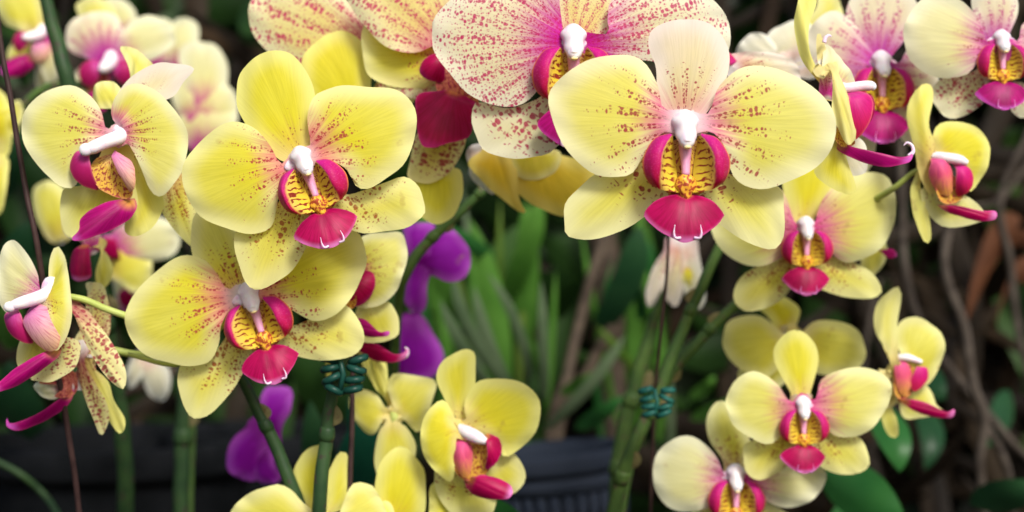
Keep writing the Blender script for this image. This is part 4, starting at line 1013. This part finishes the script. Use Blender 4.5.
dstalk([(640,230,1.0,5),(618,310,1.0,5.5),(588,370,1.0,6),(560,420,1.0,6),(555,520,1.0,6)],'greyish dry stalk leaning the other way above the blue grey pot')
dstalk([(600,200,1.08,14),(605,260,1.08,15),(610,330,1.08,15),(612,420,1.08,15),(612,560,1.08,15)],'thick brown stump-like stalk in the gap under the largest bloom')
VG = 'bare hanging vines'
stem('hanging_vine',[(900,120,.95,3.9),(902,200,.95,4.3),(905,270,.95,4.7),(922,330,.95,4.7),(955,375,.95,4.3),(985,410,.95,4.3),(1010,440,.95,3.9),(1040,470,.95,3.9)],'vine','grey vine curving down behind the small right-hand bloom','vine',VG)
stem('hanging_vine',[(960,150,.92,3.9),(950,220,.92,4.3),(945,270,.92,4.7),(965,330,.92,5.1),(972,380,.92,5.1),(985,420,.92,5.5),(980,460,.92,4.7),(985,520,.92,4.7)],'vine','pale bare vine hanging at the right and forking near the bottom','vine',VG)
stem('hanging_vine',[(985,425,.92,3.9),(998,445,.92,3.9),(1008,470,.92,3.5),(1013,500,.92,3.1),(1016,540,.92,3.1)],'vine','short right-hand fork of the pale vine','vine',VG)
stem('hanging_vine',[(1030,130,1.0,3.1),(1000,200,1.0,3.9),(1010,260,1.0,3.9),(1018,330,1.0,3.9),(1035,400,1.0,3.9)],'vine','thin vine close to the right edge','vine',VG)
stem('hanging_vine',[(880,280,1.02,2.3),(868,330,1.02,2.7),(860,400,1.02,2.7)],'vine','thin brown vine between the right-hand blooms','vine',VG)
stem('hanging_vine',[(925,240,1.0,2.3),(960,210,1.0,2.7),(1000,200,1.0,2.7),(1030,160,1.0,2.3)],'vine','thin branch crossing between the right-hand vines','vine',VG)
V, F = leaf_geo((0,0,0), (.055,0,.012), .022, kind='leaf'); o = mesh_obj('dead_leaf', V, F, M['rust']); o.location = at(965,325,1.0); tag(o, 'rust brown dead leaf caught between the vines at right', 'dead leaf')
V, F = leaf_geo((0,0,0), (.04,0,-.006), .016, kind='leaf'); o = mesh_obj('dead_leaf', V, F, M['rust']); o.location = at(990,350,1.0); tag(o, 'smaller rust brown dead leaf just below the other', 'dead leaf')

# ================================================================== SETTING
def undergrowth(name, n, mat, xr, yr, zr, size, label, seed, thin=.3, slope=0.):
    rs = random.Random(seed); V = []; F = []
    for _ in range(n):
        y = rs.uniform(*yr); x = rs.uniform(xr[0], xr[1])*y; z = rs.uniform(*zr)*(1 if y < 1.3 else 1+(y-1.3)*.8)
        L = rs.uniform(*size)*(.6+.5*y); a = rs.uniform(0, 6.28); el = rs.uniform(-.6, 1.5)
        d = (math.cos(a)*math.cos(el)*L, math.sin(a)*math.cos(el)*L*.6, math.sin(el)*L)
        v, f = leaf_geo((x, y, z), (x+d[0], y+d[1], z+d[2]), L*thin*rs.uniform(.5, 1.3), (0, 0, L*rs.uniform(-.1, .15)), n=5, kind=rs.choice(('leaf', 'strap')))
        b = len(V); V += v; F += [tuple(b+i for i in q) for q in f]
    o = mesh_obj(name, V, F, M[mat]); tag(o, label, 'undergrowth', kind='stuff'); return o
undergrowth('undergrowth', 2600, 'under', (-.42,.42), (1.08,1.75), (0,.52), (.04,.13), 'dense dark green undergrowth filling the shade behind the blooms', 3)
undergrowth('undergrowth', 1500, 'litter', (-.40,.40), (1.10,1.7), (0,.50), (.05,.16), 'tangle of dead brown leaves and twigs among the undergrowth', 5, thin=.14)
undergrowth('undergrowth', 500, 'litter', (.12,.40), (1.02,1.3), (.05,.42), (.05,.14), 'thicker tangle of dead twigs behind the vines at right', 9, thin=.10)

def grid(name, x0, x1, y0, y1, nx, ny, zf, mat):
    V = [(x0+(x1-x0)*i/nx, y0+(y1-y0)*j/ny, zf(x0+(x1-x0)*i/nx, y0+(y1-y0)*j/ny)) for j in range(ny+1) for i in range(nx+1)]
    F = [(j*(nx+1)+i, j*(nx+1)+i+1, (j+1)*(nx+1)+i+1, (j+1)*(nx+1)+i) for j in range(ny) for i in range(nx)]
    return tag(mesh_obj(name, V, F, M[mat]), kind='structure')
def gz(x, y):
    h = 0 if y < 1.5 else min(1, (y-1.5)/1.0)**1.2*1.6
    return h+.02*math.sin(x*9+y*4)*(1 if y > 1.2 else .15)+.03*math.sin(x*17-y*13)*min(1, h*3)
grid('ground', -60, 60, -60, 60, 60, 60, lambda x, y: -.02, 'soil')
grid('shade_backdrop_bank', -4, 4, -.5, 4.5, 160, 100, gz, 'soil')  # added solid backdrop hiding the horizon sky, coloured dark in place of deep shade

# ================================================================== LIGHT, CAMERA
SUN_EL, SUN_AZ = 40, 158       # azimuth clockwise from +Y: behind the camera, to its right
w = bpy.data.worlds.new('World'); sc.world = w; w.use_nodes = True
nt = w.node_tree; bg = nt.nodes['Background']
sky = nt.nodes.new('ShaderNodeTexSky'); sky.sky_type = 'NISHITA'; sky.sun_disc = False
sky.sun_elevation = math.radians(SUN_EL); sky.sun_rotation = math.radians(SUN_AZ)
sky.dust_density = 3.5; sky.air_density = 1.0; sky.ozone_density = .6
nt.links.new(sky.outputs[0], bg.inputs[0]); bg.inputs[1].default_value = .15
sun = bpy.data.lights.new('sun', 'SUN'); sun.energy = 3.7; sun.angle = math.radians(15); sun.color = (1, .965, .90)
so = link(bpy.data.objects.new('sun', sun))
el, az = math.radians(SUN_EL), math.radians(SUN_AZ)
from mathutils import Vector
dv = Vector((math.sin(az)*math.cos(el), math.cos(az)*math.cos(el), math.sin(el)))
so.rotation_euler = dv.to_track_quat('Z', 'Y').to_euler(); so.location = dv*5
cam = bpy.data.cameras.new('camera'); co = link(bpy.data.objects.new('camera', cam))
co.location = (0, 0, CAMZ); co.rotation_euler = (math.pi/2, 0, 0)
cam.lens = 60; cam.sensor_width = 36; cam.clip_start = .02; cam.clip_end = 500
cam.dof.use_dof = True; cam.dof.focus_distance = .575; cam.dof.aperture_fstop = 7.0; cam.dof.aperture_blades = 0
sc.camera = co
sc.view_settings.view_transform = 'Standard'; sc.view_settings.look = 'None'; sc.view_settings.exposure = 0
